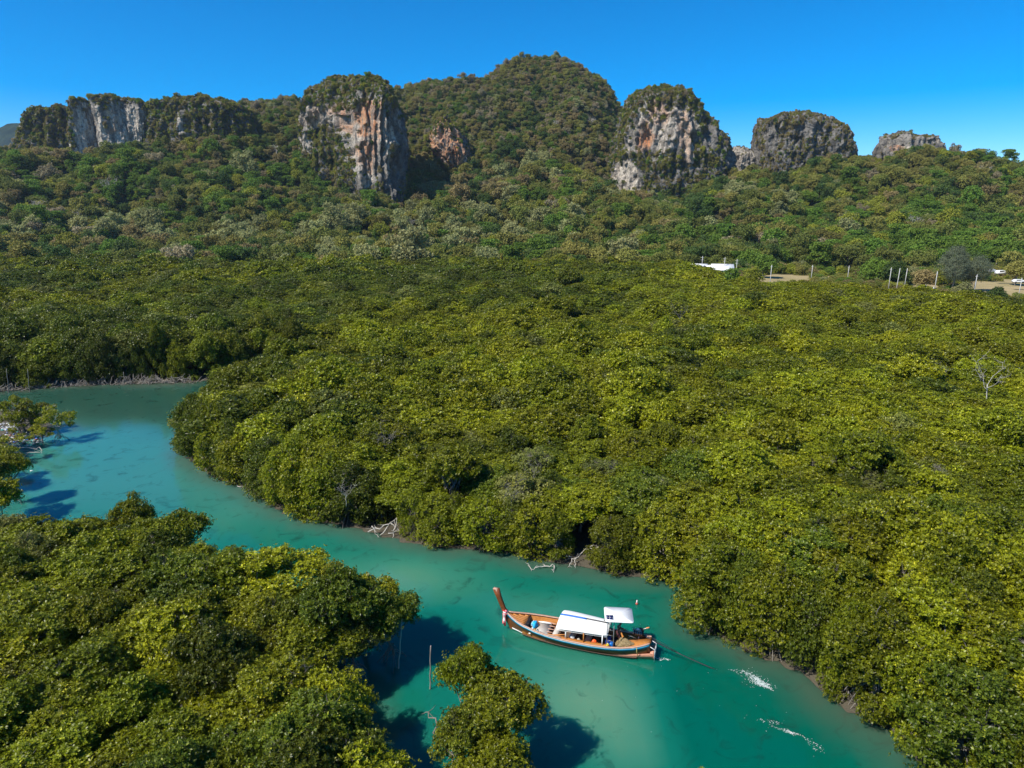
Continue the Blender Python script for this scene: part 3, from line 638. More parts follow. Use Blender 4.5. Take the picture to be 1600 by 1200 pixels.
def bare_tree_mesh(rng, H, mat, n=9, thin=1.):
    mb = MB(); top = np.array([rng.normal()*.3, rng.normal()*.3, H*.45]); mb.tube(*limb(rng, (0, 0, -.3), top, H*.022*thin, H*.016*thin, 4, .03), n=5)
    for k in range(n):
        a = k*6.283/n+rng.random()*.6; q = H*rng.uniform(.2, .42); e = top+np.array([math.cos(a)*q, math.sin(a)*q, H*rng.uniform(.2, .5)])
        p, w = limb(rng, top-np.array([0, 0, H*.1*rng.random()]), e, H*.010*thin, H*.003*thin, 5, .07); mb.tube(p, w, 4, False)
        for _ in range(6):
            b = p[rng.integers(2, 5)]; d = rng.normal(size=3)*H*.12; d[2] = abs(d[2]); p2, w2 = limb(rng, b, b+d, H*.005*thin, H*.0015*thin, 4, .12); mb.tube(p2, w2, 3, False)
            for _ in range(2):
                b3 = p2[rng.integers(1, 4)]; p3, w3 = limb(rng, b3, b3+rng.normal(size=3)*H*.06, H*.003*thin, H*.001*thin, 3, .1); mb.tube(p3, w3, 3, False)
    return mb.mesh('bare_tree', mat)
BARE = [bare_tree_mesh(np.random.default_rng(700+s), 9, M['bleach'], 9, 1.2) for s in range(4)]

def surf_points(V, Q, s, rng, both=True):
    A, B, C, Dq = [V[Q[:, k]] for k in range(4)]; N = np.cross(C-A, Dq-B); ar = np.linalg.norm(N, axis=1)/2; N = N/(2*ar[:, None]+1e-12)
    n = int(ar.sum()/(s*s)*2.2); q = rng.choice(len(Q), n, p=ar/ar.sum()); u = rng.random((n, 1)); v = rng.random((n, 1))
    P = (A[q]*(1-u)+B[q]*u)*(1-v)+(Dq[q]*(1-u)+C[q]*u)*v; Nn = N[q]
    cell = np.floor(P/s).astype(np.int64); key = cell[:, 0]*73856093 ^ cell[:, 1]*19349663 ^ cell[:, 2]*83492791
    _, ui = np.unique(key, return_index=True); return P[ui], Nn[ui]
P, N = surf_points(HV, HQ, 6.4, RNG)
P2, N2 = surf_points(HV, HQ, 4.9, RNG)
P = np.vstack([P[P[:, 1] < 640], P2[P2[:, 1] >= 640]])
px, py = proj(*P.T)
ok = (px > -130) & (px < 1730) & (P[:, 1] < 1000) & (P[:, 1] > np.where(px < 1000, 336, np.where((px > 1175) & (px < 1345), 354, 338))+fbm(P[:, 0]/15, 0, 0, 2)*8)
P, px, py = P[ok], px[ok], py[ok]
def pick(P, px, py, rng):
    """species by area: columns deep green mid olive yellow brown pale dry"""
    n = len(P); W = np.zeros((n, 8)); W[:] = [.18, .26, .30, .18, .05, .05, .03, .02]
    nz = fbm(P[:, 0]/40, P[:, 1]/40, P[:, 2]/30, 3)
    mount = smooth(P[:, 1], 600, 700)*(px < 1000)
    W += mount[:, None]*np.array([.14, .0, .14, .50, .02, .50, .05, .14])
    W += (smooth(P[:, 2], 90, 150))[:, None]*np.array([.05, 0, 0, .2, 0, .3, 0, .12])
    g = np.exp(-((px-400)/170)**2-((py-270)/55)**2); W += g[:, None]*np.array([.2, 1.4, .3, 0, .12, 0, 0, 0])
    g = np.exp(-((px-1450)/230)**2-((py-385)/38)**2); W += g[:, None]*np.array([.2, 1.6, .3, 0, .1, 0, 0, 0])
    g = np.exp(-((px-1480)/220)**2-((py-290)/45)**2); W += g[:, None]*np.array([.1, .3, .6, .6, .35, .1, 0, 0])
    g = np.exp(-((px-380)/420)**2-((py-372)/24)**2); W += g[:, None]*np.array([0, .1, .4, .45, .2, 0, .75, .05])
    g = np.exp(-((px-860)/260)**2-((py-285)/35)**2); W += g[:, None]*np.array([0, 0, .2, .6, .1, .3, .1, 0])
    W *= np.exp(np.stack([fbm(P[:, 0]/28+k*9, P[:, 1]/28, k*3., 3)*3.2 for k in range(8)], 1))
    W /= W.sum(1)[:, None]; u = rng.random((n, 1)); return np.minimum((np.cumsum(W, 1) < u).sum(1), 7)
sp_ = pick(P, px, py, RNG); sc = (.95+RNG.normal(size=len(P))*.30).clip(.5, 1.9)*np.interp(P[:, 1], [340, 640, 700, 1000], [1.30, 1.22, .78, .74])
sc = sc*np.where(sp_ == 6, 1.15, 1.)
ord2 = np.argsort(P[:, 1]+np.where((px < -20) | (px > 1620), 300, 0)); nb = ord2[:270]; rs = ord2[270:]
tname = {0: 'dark green', 1: 'bright green', 2: 'mid green', 3: 'olive', 4: 'yellow green', 5: 'brown tinged', 6: 'pale green', 7: 'dry greyish'}
r = np.random.default_rng(900); FTR = trunk_mesh(r, np.array([(0, 0, 6, 2), (1.5, .5, 5.5, 1.5), (-1.4, 1, 5.2, 1.4), (0, -1.6, 5, 1.4)]), 8, M['bark'], 0, .22, False)
def place_zone(p):
    for lim, s in ((200, 'above the empty end of the lagoon'), (420, 'under the pale rock pillars'), (660, 'below the orange streaked bluff'), (860, 'below the main summit'), (1060, 'below the domed tower'), (1200, 'behind the white roofed sheds'), (1340, 'behind the dry clearing'), (1480, 'behind the row of utility poles')):
        if p < lim: return s
    return 'by the road beyond the feathery grey tree'
for i in nb:
    k = sp_[i]; szn = 'large' if sc[i] > 1.3 else ('small' if sc[i] < .95 else 'rounded')
    lab = f'{szn} {tname[k]} tree at the hill foot {place_zone(px[i])}'
    t = thing('forest_tree', lab, 'tree', tuple(P[i]-np.array([0, 0, .6])), RNG.random()*6.28, 'hill foot trees: '+lab, (sc[i],)*3)
    obj('crown', FT[k*2+int(RNG.integers(0, 2))], t); obj('trunk', FTR, t)
big = rs
scatter('hillside_forest', FT, P[big]-np.array([0, 0, 1.2]), RNG.random(len(big))*6.28, np.stack([sc[big], sc[big], sc[big]*RNG.uniform(.75, 1.25, len(big))], -1), sp_[big]*2+RNG.integers(0, 2, len(big)), 'mixed green and brown forest covering the hills')
# scrub on the karsts
BAREW = [(140, 205, 24, 48), (192, 205, 24, 46), (212, 195, 14, 34), (283, 192, 6, 18), (500, 184, 36, 15), (575, 208, 36, 44), (572, 262, 16, 30), (614, 235, 20, 62), (478, 222, 6, 16), (702, 236, 30, 36), (1042, 202, 46, 34), (1076, 242, 9, 18),
         (1010, 215, 12, 20), (981, 282, 20, 30), (1420, 222, 60, 26), (1162, 255, 26, 30), (1205, 215, 10, 22), (1262, 200, 12, 12), (985, 222, 7, 15), (1110, 215, 12, 20), (1305, 240, 8, 14)]
kp, kn, kc = [], [], []
for V, Q, D in KS:
    a, b = surf_points(V, Q, 2.4, RNG); f = (a[:, 1] < D+18); kp.append(a[f]); kn.append(b[f]); z0_, z1_ = V[:, 2].min(), V[:, 2].max(); kc.append(smooth((a[f][:, 2]-z0_)/(z1_-z0_)+fbm(a[f][:, 0]/8, a[f][:, 1]/8, a[f][:, 2]/12, 3)*.16, .76, .84)*(z1_-z0_ > 60))
P = np.vstack(kp); N = np.vstack(kn); cap_ = np.concatenate(kc); px, py = proj(*P.T)
zn = fbm(P[:, 0]/10, P[:, 1]/10, P[:, 2]/16, 4)
dens = .80+.55*zn+.3*np.abs(N[:, 2])
for (x, y, rx, ry) in BAREW: dens -= 1.25*smooth(1.3+.5*zn-np.hypot((px-x)/rx, (py-y)/ry), 0, .35)*(1-.8*smooth(np.abs(N[:, 2]), .6, .85))
dens -= .12*(px > 1140)*(py < 262)
dens += .75*cap_*np.where(px > 1150, .45, 1.)+.5*smooth(1.2-np.hypot((px-515)/42, (py-240)/38), 0, .4)+.4*smooth(1.2-np.hypot((px-85)/40, (py-210)/45), 0, .4)+.45*((px > 232) & (px < 420))
ok = (RNG.random(len(P)) < dens) & (px > -130)
P, N, px, py = P[ok], N[ok], px[ok], py[ok]
k = np.array([1, 2, 3, 3, 3, 4, 5, 5, 2, 0, 3, 7, 3, 5])[((fbm(P[:, 0]/14, P[:, 1]/14, P[:, 2]/14, 3)*11+RNG.normal(size=len(P))*2.6+5).astype(int)) % 14]
k = np.where((px > 1180) & (RNG.random(len(P)) < .5), 5, k)
sc = (.30+RNG.random(len(P))**2*.55)*np.where(px < 1140, 1., .78)*(1+.22*np.abs(N[:, 2]))
scatter('cliff_scrub', ST, P-np.array([0, 0, 4.2])*sc[:, None], RNG.random(len(P))*6.28, np.stack([sc, sc, sc*RNG.uniform(.8, 1.2, len(P))], -1), k*2+RNG.integers(0, 2, len(P)), 'brown and green scrub clinging to the limestone')
print('hill', len(big), 'scrub', len(P))
# ------------------------------------------------------------------ longtail boat
BO = at_z(800, 984, 0); BROT = math.radians(-19.3)
BM = Matrix.Translation(BO) @ Matrix.Rotation(BROT, 4, 'Z')
def bl(x, y, z): return tuple(BM @ Vector((x, y, z)))
def woodmat(name, a, b, rough=.45, sc=(1, 8, 8)):
    m = NT(name); n = m.noise(3, 6, m.coord(sc), .6, .3); m.bump(n, .25, .01); return m.set(m.mix(m.rmap(n, .3, .7), a, b), rough, .4)
wd_hull = woodmat('varnished_hull_wood', (.10, .032, .009), (.24, .085, .020), .35); wd_deck = woodmat('orange_deck_wood', (.34, .125, .028), (.60, .25, .06), .45)
wd_rim = woodmat('rim_wood', (.38, .20, .13), (.60, .38, .28), .5); wd_post = woodmat('dark_prow_wood', (.10, .028, .010), (.26, .085, .025), .35)
salmon = woodmat('salmon_bottom_paint', (.42, .17, .10), (.62, .30, .20), .6); blue = plain('turquoise_paint', (.02, .25, .42), .4); navy = plain('navy_paint', (.01, .03, .10), .4)
white = plain('white_paint', (.80, .79, .77), .45, .04); canvas = plain('white_canopy_sheet', (.78, .775, .75), .6, .11, 1.1); bluet = plain('blue_tape', (.02, .16, .62), .5)
grey = plain('grey_metal', (.35, .35, .34), .4, .15, 8, .6); dgrey = plain('dark_machinery', (.03, .03, .032), .5, .4, 12); steel = plain('engine_alloy', (.38, .38, .36), .4, .2, 12, .5)
beige = plain('beige_mat', (.46, .42, .37), .8, .06); shade = plain('grey_board', (.22, .20, .20), .7); red = plain('red_cloth', (.55, .03, .03), .8); pink = plain('pink_cloth', (.75, .18, .20), .8)
orange = plain('orange_vest', (.85, .10, .01), .7, .2, 20); bplas = plain('blue_plastic', (.01, .10, .42), .35); yplas = plain('yellow_plastic', (.70, .62, .04), .4); ropem = plain('tan_rope', (.45, .33, .10), .9, .2, 30)
XK = [-.42, 0, .5, 1, 2, 3, 4, 5, 6, 7, 8, 8.8, 9.4, 9.82]
hb = lambda x: float(np.interp(x, XK, [.05, .30, .56, .76, 1.02, 1.16, 1.22, 1.22, 1.20, 1.12, .98, .80, .60, .42]))
hz = lambda x: float(np.interp(x, XK, [1.25, 1.12, 1.02, .95, .85, .79, .76, .75, .76, .79, .86, .98, 1.12, 1.26]))
wl = lambda x: float(np.interp(x, XK, [.01, .03, .14, .28, .50, .66, .74, .76, .72, .62, .48, .34, .22, .12]))
YC = .10
boat = thing('longtail_boat', 'wooden longtail boat with upswept prow and white canopies on the turquoise channel', 'boat', BO, BROT)
xs_ = np.linspace(-.42, 9.82, 46); G_ = []
for x in xs_:
    r = []
    for sgn, seq in ((-1, range(7)), (1, range(5, -1, -1))):
        for k in seq:
            t = [0, .22, .45, .72, 1., 1.25, 1.45][k]
            if t <= 1: w = hb(x)+(wl(x)-hb(x))*t**1.5; z = hz(x)*(1-t)
            else: w = wl(x)*(1.45-t)/.45*.9; z = -(t-1)*.9
            xx_ = x+(0.30*(1-np.clip((x+.42)/1.2, 0, 1)))*(1-z/1.25)
            r.append((xx_, YC+sgn*w, z))
    G_.append(r)
mb = MB(); mb.sheet(np.array(G_), -.045); mb.tube([(9.80, YC-.42, 1.2), (9.80, YC+.42, 1.2)], .05, 5)
mb.sheet(np.array([[(9.80, YC-hb(9.82)*.98, 1.22), (9.80, YC+hb(9.82)*.98, 1.22)], [(9.84, YC-.12, -.05), (9.84, YC+.12, -.05)]]), .04)
hull = mb.build('hull', wd_hull, boat, True)
def ribbon(name, mat, z0, z1, out, x0=-.40, x1=9.80, parent=boat):
    mb = MB()
    for sgn in (-1, 1):
        g = []
        for x in np.linspace(x0, x1, 50):
            r = []
            for dz in (z0, z1):
                t = -dz/hz(x); w = hb(x)+(wl(x)-hb(x))*max(t, 0)**1.5+out; r.append((x+.03*(1-min(1, (x+.42))), YC+sgn*w, hz(x)+dz))
            g.append(r)
        mb.sheet(np.array(g), .03*sgn)
    return mb.build(name, mat, parent)
ribbon('white_stripe', white, .035, -.02, .035); ribbon('blue_band', blue, -.02, -.12, .045); ribbon('navy_line', navy, -.12, -.155, .04); ribbon('teal_line', blue, -.155, -.18, .035)
mb = MB()
for sgn in (-1, 1):
    mb.sheet(np.array([[(x, YC+sgn*(hb(x)+.05), hz(x)+.045), (x, YC+sgn*max(hb(x)-.09, .01), hz(x)+.045)] for x in np.linspace(-.42, 9.82, 44)]), .05*sgn)
mb.build('gunwale', wd_rim, boat)
mb = MB()  # inner lining of the sides
for sgn in (-1, 1):
    mb.sheet(np.array([[(x, YC+sgn*max(hb(x)-.10, .01), hz(x)-.01), (x, YC+sgn*max(hb(x)*.80-.12, .005), .16)] for x in np.linspace(.9, 9.0, 30)]))
mb.build('side_lining', wd_deck, boat)
mb = MB(); mb.sheet(np.array([[(x, YC-hb(x)*.82, .16), (x, YC+hb(x)*.82, .16)] for x in np.linspace(.9, 9.0, 20)])); mb.build('floor', plain('dark_floor_boards', (.09, .06, .04), .8), boat)
# fore deck of separate planks
for k in range(-4, 5):
    mb = MB(); y = k*.19
    a = next((x for x in np.linspace(-.35, 1.1, 60) if hb(x)-.10 > abs(y)), None)
    if a is None: continue
    e = 1.12-.10*abs(k)/4
    if e-a < .1: continue
    mb.sheet(np.array([[(x, YC+y-.088, hz(x)-.03), (x, YC+y+.088, hz(x)-.03)] for x in np.linspace(a, e, 5)]), -.03); mb.build('deck_plank', wd_deck, boat)
mb = MB(); mb.tube([(1.14, YC-hb(1.1)+.08, .93), (1.14, YC+hb(1.1)-.08, .93)], .035, 5); mb.tube([(1.2, YC-.35, .9), (1.38, YC-.30, .95)], .02, 4); mb.build('deck_beam', plain('dark_beam', (.06, .03, .02), .6), boat)
mb = MB(); mb.sheet(np.array([[(1.16, YC-hb(1.1)*.85, .9), (1.16, YC+hb(1.1)*.85, .9)], [(1.22, YC-.6, .18), (1.22, YC+.6, .18)]])); mb.build('fore_bulkhead', plain('shadowed_board', (.10, .08, .07), .8), boat)  # shade of the gap behind the fore deck put into the board colour
# prow post
P_ = np.array([(-.05, YC, .1), (-.36, YC, .75), (-.55, YC, 1.25), (-.80, YC, 1.85), (-1.02, YC, 2.40), (-1.22, YC, 2.98)])
mb = MB(); g = []
for k, p in enumerate(P_):
    w = [.05, .07, .09, .095, .11, .135][k]; d = [.13, .15, .15, .15, .16, .20][k]; tx = np.array([.93, 0, .36])
    g.append([p+tx*d*a+np.array([0, w*b, 0]) for a, b in ((-1, -1), (-1.2, 0), (-1, 1), (1, 1), (1, -1))])
g = np.array(g); V_ = g.reshape(-1, 3); Q_ = [[i*5+j, i*5+(j+1) % 5, (i+1)*5+(j+1) % 5, (i+1)*5+j] for i in range(5) for j in range(5)]
mb.add(V_, Q_, [[25, 26, 27], [25, 27, 28], [25, 28, 29]]); pw = mb.build('prow', wd_post, boat)
MB().box((-1.24, YC, 3.0), (.40, .28, .03), M=None).build('prow_cap', wd_rim, pw)
# ribbons tied round the prow
mb = MB(); mb.lathe([(.13, -.07), (.19, -.03), (.20, .03), (.14, .08)], (-.52, YC, 1.30), 12); mb.build('ribbon_knot', white, boat, True)
mb = MB(); mb.lathe([(.15, -.06), (.22, .0), (.16, .07)], (-.50, YC, 1.20), 12); mb.lathe([(0.01, -.12), (.09, -.05), (.10, .05), (.01, .12)], (-.44, YC-.12, 1.42), 8); mb.build('ribbon_knot', pink, boat, True)
mb = MB(); mb.lathe([(.14, -.05), (.20, .0), (.15, .06)], (-.56, YC, 1.42), 12); mb.build('ribbon_knot', red, boat, True)
for dy, ln, mt, dx in ((-.20, .85, pink, -.62), (-.25, .60, white, -.55), (-.16, 1.0, red, -.52), (-.24, .7, pink, -.48)):
    mb = MB(); mb.sheet(np.array([[(dx-.06+.02*math.sin(k), YC+dy-.04*math.sin(k*1.3), 1.28-ln*k/6), (dx+.06+.02*math.cos(k), YC+dy-.05*math.cos(k), 1.26-ln*k/6)] for k in range(7)]), .012); mb.build('ribbon_tail', mt, boat)
# white lower stem mark and salmon bottom planks at the stern
mb = MB(); mb.sheet(np.array([[(.0+.25*k, YC-wl(.0+.25*k)-.03-.02*k, .18-.02*k), (.02+.25*k, YC-wl(.02+.25*k)-.04, .08-.02*k)] for k in range(5)]), .02); mb.build('bow_waterline_mark', white, boat)
for sgn in (-1, 1):
    mb = MB(); mb.sheet(np.array([[(x, YC+sgn*(wl(x)+.10+.30*(x-6.4)/3.7), .03+.62*((x-6.4)/3.7)**1.3), (x+.03, YC+sgn*(wl(x)+.06), -.06)] for x in np.linspace(6.4, 10.1, 14)]), .04*sgn); mb.build('stern_skirt', salmon, boat)
mb = MB(); mb.sheet(np.array([[(10.1, YC-.56, .66), (10.1, YC+.56, .66)], [(10.14, YC-.16, -.08), (10.14, YC+.16, -.08)]]), .05); mb.sheet(np.array([[(x, YC-(wl(x)+.10+.30*(x-6.4)/3.7), .05+.62*((x-6.4)/3.7)**1.3), (x, YC+(wl(x)+.10+.30*(x-6.4)/3.7), .05+.62*((x-6.4)/3.7)**1.3)] for x in np.linspace(9.85, 10.1, 3)]), .03); mb.build('stern_board', salmon, boat)
mb = MB()
for y in (-.45, .3): mb.tube([(10.16, YC+y, .02), (10.16, YC+y, .95), (9.86, YC+y, 1.10)], .022, 5)
for z in (.3, .6, .9): mb.tube([(10.16, YC-.45, z), (10.16, YC+.3, z)], .016, 5)
mb.build('boarding_ladder', white, boat)
# passenger space
mb = MB(); mb.box((2.15, YC+.02, .42), (1.05, 1.5, .05)); mb.build('sleeping_mat', beige, boat)
mb = MB(); mb.box((2.15, YC+.86, .50), (1.1, .22, .10)); mb.box((1.55, YC-.0, .47), (.14, 1.6, .06)); mb.build('mat_frame', white, boat)
mb = MB(); mb.box((2.72, YC, .30), (.05, 1.7, .40)); mb.build('bulkhead', shade, boat)
for k in range(5):
    mb = MB(); mb.box((2.92+.0*k, YC-.72+.36*k, .62), (.50, .07, .04)); mb.build('rack_slat', wd_rim, boat)
mb = MB(); mb.box((3.35, YC, .70), (.36, 2.1, .05)); mb.build('thwart', beige, boat)
mb = MB(); mb.box((3.35, YC+.6, .92), (.06, .9, .04)); mb.tube([(3.2, YC-.9, .80), (4.2, YC-.9, 1.05)], .04, 6); mb.tube([(2.9, YC-.95, .86), (4.3, YC-.98, .88)], .035, 5); mb.build('handrail', wd_deck, boat)
mb = MB()
mb.sheet(np.array([[(x, YC-hb(x)+.04, hz(x)+.05), (x, YC-hb(x)+.36, hz(x)+.09)] for x in np.linspace(3.9, 7.2, 10)]), .04); mb.sheet(np.array([[(x, YC+hb(x)-.36, hz(x)+.09), (x, YC+hb(x)-.04, hz(x)+.05)] for x in np.linspace(3.9, 7.2, 10)]), .04); mb.build('side_deck', wd_deck, boat)
mb = MB(); mb.sheet(np.array([[(x, YC-hb(x)+.04, hz(x)+.05), (x, YC-hb(x)+.24, hz(x)+.07)] for x in np.linspace(2.7, 3.9, 6)]), .04); mb.build('side_deck', beige, boat)
for x in (4.5, 5.6):
    mb = MB(); mb.box((x, YC, .55), (.40, 1.7, .05)); mb.build('bench', wd_rim, boat)
for k, (x, mt) in enumerate(((4.2, white), (5.45, wd_deck), (6.72, white))):
    for sgn in (-1, 1):
        mb = MB(); mb.box((x, YC+sgn*(hb(x)-.22), 1.18), (.07, .07, .82)); mb.build('canopy_post', mt, boat)
# main arched canopy
g = []
for x in np.linspace(3.55, 7.05, 14):
    r = []; ex = abs((x-5.3)/1.75); w = 1.22-.30*(x-3.55)/3.5-.08*ex**6
    for t in np.linspace(-1, 1, 17): r.append((x+.10*t*(1 if x < 4 else 0)*0, YC+w*t, 1.58+.30*(1-abs(t)**2.1)-.03*ex**4))
    g.append(r)
mb = MB(); mb.sheet(np.array(g), -.035); can = mb.build('canopy', canvas, boat, True)
mb = MB(); mb.sheet(np.array([[(x, YC-.02, 1.943-.03*abs((x-5.3)/1.75)**4), (x, YC+.15, 1.945-.03*abs((x-5.3)/1.75)**4)] for x in np.linspace(3.55, 5.4, 8)]), -.012); mb.build('blue_strip', bluet, can)
mb = MB(); mb.tube([(x, YC+.06, 1.965-.03*abs((x-5.3)/1.75)**4) for x in np.linspace(5.4, 6.95, 6)], .038, 6); mb.build('black_pipe', dgrey, can)
for sgn in (-1, 1):
    mb = MB(); mb.tube([(3.6, YC+sgn*1.14, 1.50), (7.0, YC+sgn*.85, 1.50)], .025, 5); mb.tube([(3.6, YC+sgn*1.12, 1.42), (7.0, YC+sgn*.83, 1.42)], .014, 4); mb.build('canopy_rail', white, can)
mb = MB(); mb.box((6.62, YC+.42, 1.87), (.07, .22, .05), .5); mb.box((6.66, YC+.30, 1.91), (.22, .05, .03), -.3); mb.build('black_bracket', dgrey, can)
# helmsman's flat canopy
c_ = []
for (cx, cy, a0) in ((8.38, YC+.66, 0), (6.82, YC+.66, 90), (6.82, YC-.76, 180), (8.38, YC-.76, 270)):
    for k in range(5): a = math.radians(a0+k*22.5); c_.append((cx+.17*math.cos(a), cy+.17*math.sin(a)))
n_ = len(c_); V_ = [(x, y, 2.80) for x, y in c_]+[(x, y, 2.75) for x, y in c_]+[(7.6, YC-.05, 2.812), (7.6, YC-.05, 2.75)]
ca_, sa_ = math.cos(.25), math.sin(.25); rc = lambda x, y: (7.57+(x-7.57)*ca_-(y-YC+.05)*sa_, YC-.05+(x-7.57)*sa_+(y-YC+.05)*ca_)
V_ = [(*rc(v[0], v[1]), v[2]) for v in V_]
mb = MB(); mb.add(V_, [[k+n_, (k+1) % n_+n_, (k+1) % n_, k] for k in range(n_)], [[k, (k+1) % n_, 2*n_] for k in range(n_)]+[[(k+1) % n_+n_, k+n_, 2*n_+1] for k in range(n_)]); can2 = mb.build('canopy', canvas, boat)
mb = MB(); mb.box((*rc(6.97, YC-.50), 2.83), (.50, .56, .03), .25); sp2 = mb.build('solar_panel', white, can2)
for i_ in range(2):
    for j_ in range(2): MB().box((*rc(6.86+.22*i_, YC-.63+.25*j_), 2.848), (.20, .23, .008), .25).build('solar_cell', plain('solar_cell', (.01, .015, .09), .2) if (i_, j_) == (0, 0) else bpy.data.materials['solar_cell'], sp2)
for x in (7.0, 7.45):
    for y in (-.80, .72): MB().tube([(x, YC+y, .3), (x, YC+y*.95, 2.76)], .026, 6).build('canopy_post', grey, boat)
mb = MB()
for z in (1.2, 1.6, 2.0, 2.4): mb.tube([(7.0, YC-.79, z), (7.45, YC-.79, z)], .014, 4)
mb.build('post_rung', grey, boat)
# aft deck
mb = MB(); mb.sheet(np.array([[(x, YC-hb(x)+.1, hz(x)-.10), (x, YC+hb(x)-.1, hz(x)-.10)] for x in np.linspace(8.2, 9.75, 8)]), -.04); mb.build('aft_deck', wd_deck, boat)
mb = MB(); mb.sheet(np.array([[(7.25, YC-.9, .42), (7.25, YC+.9, .42)], [(8.25, YC-.8, .46), (8.25, YC+.8, .46)]]), -.04); mb.build('steering_floor', plain('dark_steering_floor', (.05, .05, .07), .7), boat)
mb = MB(); mb.tube([(9.0, YC-hb(9)-.02, hz(9)+.07), (9.04, YC-hb(9)-.09, .75), (9.1, YC-.62, .30)], .022, 5); mb.build('mooring_rope', ropem, boat)
mb = MB(); mb.box((7.02, YC-.35, .75), (.30, .55, .62)); mb.build('blue_locker', plain('navy_tarp', (.01, .04, .28), .6), boat)
# engine with long shaft
eng = thing('outboard_engine', 'bare car engine on a swivel at the stern driving the long propeller shaft', 'engine', bl(8.95, YC+.42, 1.05), BROT)
def E_(mb, n, mt, par=eng, sm=False): return mb.build(n, mt, par, sm)
E_(MB().tube([(0, 0, -.25), (0, 0, .18)], .06, 8), 'swivel_post', steel)
mb = MB(); mb.box((.0, 0, .36), (.62, .34, .30)); mb.box((.05, 0, .20), (.40, .28, .10)); E_(mb, 'engine_block', dgrey)
mb = MB(); mb.box((-.04, .0, .56), (.44, .22, .12)); E_(mb, 'cylinder_head', steel)
mb = MB()
for k in range(4): mb.tube([(-.18+.12*k, -.12, .54), (-.18+.12*k, -.26, .50), (-.14+.12*k, -.28, .38)], .026, 6)
E_(mb, 'exhaust_manifold', steel)
mb = MB(); mb.lathe([(0, -.04), (.17, -.04), (.17, .04), (0, .04)], (-.36, 0, .38), 14, Matrix.Rotation(math.pi/2, 3, 'Y')); mb.lathe([(0, -.03), (.09, -.03), (.09, .03), (0, .03)], (-.38, .02, .58), 12, Matrix.Rotation(math.pi/2, 3, 'Y')); E_(mb, 'pulley', steel, eng, True)
mb = MB(); mb.lathe([(0, -.08), (.11, -.06), (.12, .06), (0, .09)], (.12, .02, .66), 12); E_(mb, 'air_filter', dgrey, eng, True)
mb = MB(); mb.box((-.02, -.02, .655), (.26, .15, .06)); E_(mb, 'valve_cover', white)
mb = MB(); mb.tube([(.2, .1, .6), (.42, .14, .70), (.60, .17, .74)], .035, 6); E_(mb, 'exhaust_pipe', steel)
mb = MB(); mb.tube([(.45, .15, .73), (.66, .19, .80)], .04, 6); E_(mb, 'orange_guard', plain('orange_rag', (.70, .25, .08), .8))
mb = MB(); mb.tube([(-.2, -.05, .32), (-.72, -.18, .50), (-1.12, -.16, .62)], .022, 6); mb.tube([(-.1, -.3, .1), (-.62, -.42, .30)], .02, 5); E_(mb, 'tiller', grey)
rnd = random.Random(4); mb = MB()
for k in range(16):
    a = (rnd.uniform(-.3, .3), rnd.uniform(-.18, .18), rnd.uniform(.2, .65)); b = (a[0]+rnd.uniform(-.14, .14), a[1]+rnd.uniform(-.16, .16), a[2]+rnd.uniform(-.08, .16)); c0 = ((a[0]+b[0])/2, (a[1]+b[1])/2-.05, a[2]+.08)
    mb.tube([a, c0, b], .013, 4)
E_(mb, 'hoses_and_cables', dgrey)
e_ = Vector(at_z(1120, 1046, 0)); q_ = Matrix.Rotation(-BROT, 4, 'Z') @ Matrix.Translation(-Vector(bl(8.95, YC+.42, 1.05))) @ e_
a0 = Vector((.25, 0, .26)); T_ = [a0.lerp(Vector((q_.x, q_.y, q_.z-.05)), t)+Vector((0, 0, -.10*math.sin(t*math.pi))) for t in np.linspace(0, 1, 12)]
E_(MB().tube(T_[:6], [.055, .05, .045, .04, .035, .03], 8), 'shaft_housing', dgrey); E_(MB().tube(T_[5:], .032, 6), 'propeller_shaft', dgrey)
E_(MB().tube([(.45, .0, .35), tuple(T_[4]+Vector((0, .02, .14))), tuple(T_[6])], .014, 5), 'brace_rod', dgrey)
mb = MB()
for k in range(3):
    a = k*2.094; d = Vector((0, math.cos(a), math.sin(a))); p = T_[-1]; mb.add([tuple(p+d*.02), tuple(p+d*.14+Vector((.05, .04, 0))), tuple(p+d*.17), tuple(p+d*.12-Vector((.05, .03, 0)))], [[0, 1, 2, 3]])
E_(mb, 'propeller', steel)
# ---- things on board
def tg(name, label, cat, x, y, z, rz=0.): return thing(name, label, cat, bl(x, YC+y, z), BROT+rz)
def crumple(w, d, h, seed, mat, name, parent, n=14):
    u = np.linspace(0, math.pi, n); v = np.linspace(0, 2*math.pi, n*2, endpoint=False)
    U, Vv = np.meshgrid(u, v, indexing='ij'); x = np.sin(U)*np.cos(Vv); y = np.sin(U)*np.sin(Vv); z = np.cos(U)
    k = 1+fbm(x*2.2+seed, y*2.2, z*2.2, 4)*.55; mb = MB(); g = np.stack([x*k*w, y*k*d, np.maximum(z, -.35)*k*h+.35*h], -1); g = np.concatenate([g, g[:, :1]], 1); mb.sheet(g[:, ::-1]); return mb.build(name, mat, parent, True)
t = tg('bag', 'crumpled bright blue bag on the mat behind the fore deck', 'bag', 1.62, .22, .47); crumple(.20, .34, .26, 1, plain('sky_blue_cloth', (.01, .38, .72), .6), 'bag_body', t); crumple(.10, .16, .16, 5, plain('light_blue_cloth', (.25, .60, .80), .6), 'bag_flap', t).location = (-.14, -.10, .12)
t = tg('towel', 'white towel heaped on the bow side of the blue bag', 'towel', 1.42, .42, .48); crumple(.14, .34, .10, 3, white, 'folded_cloth', t)
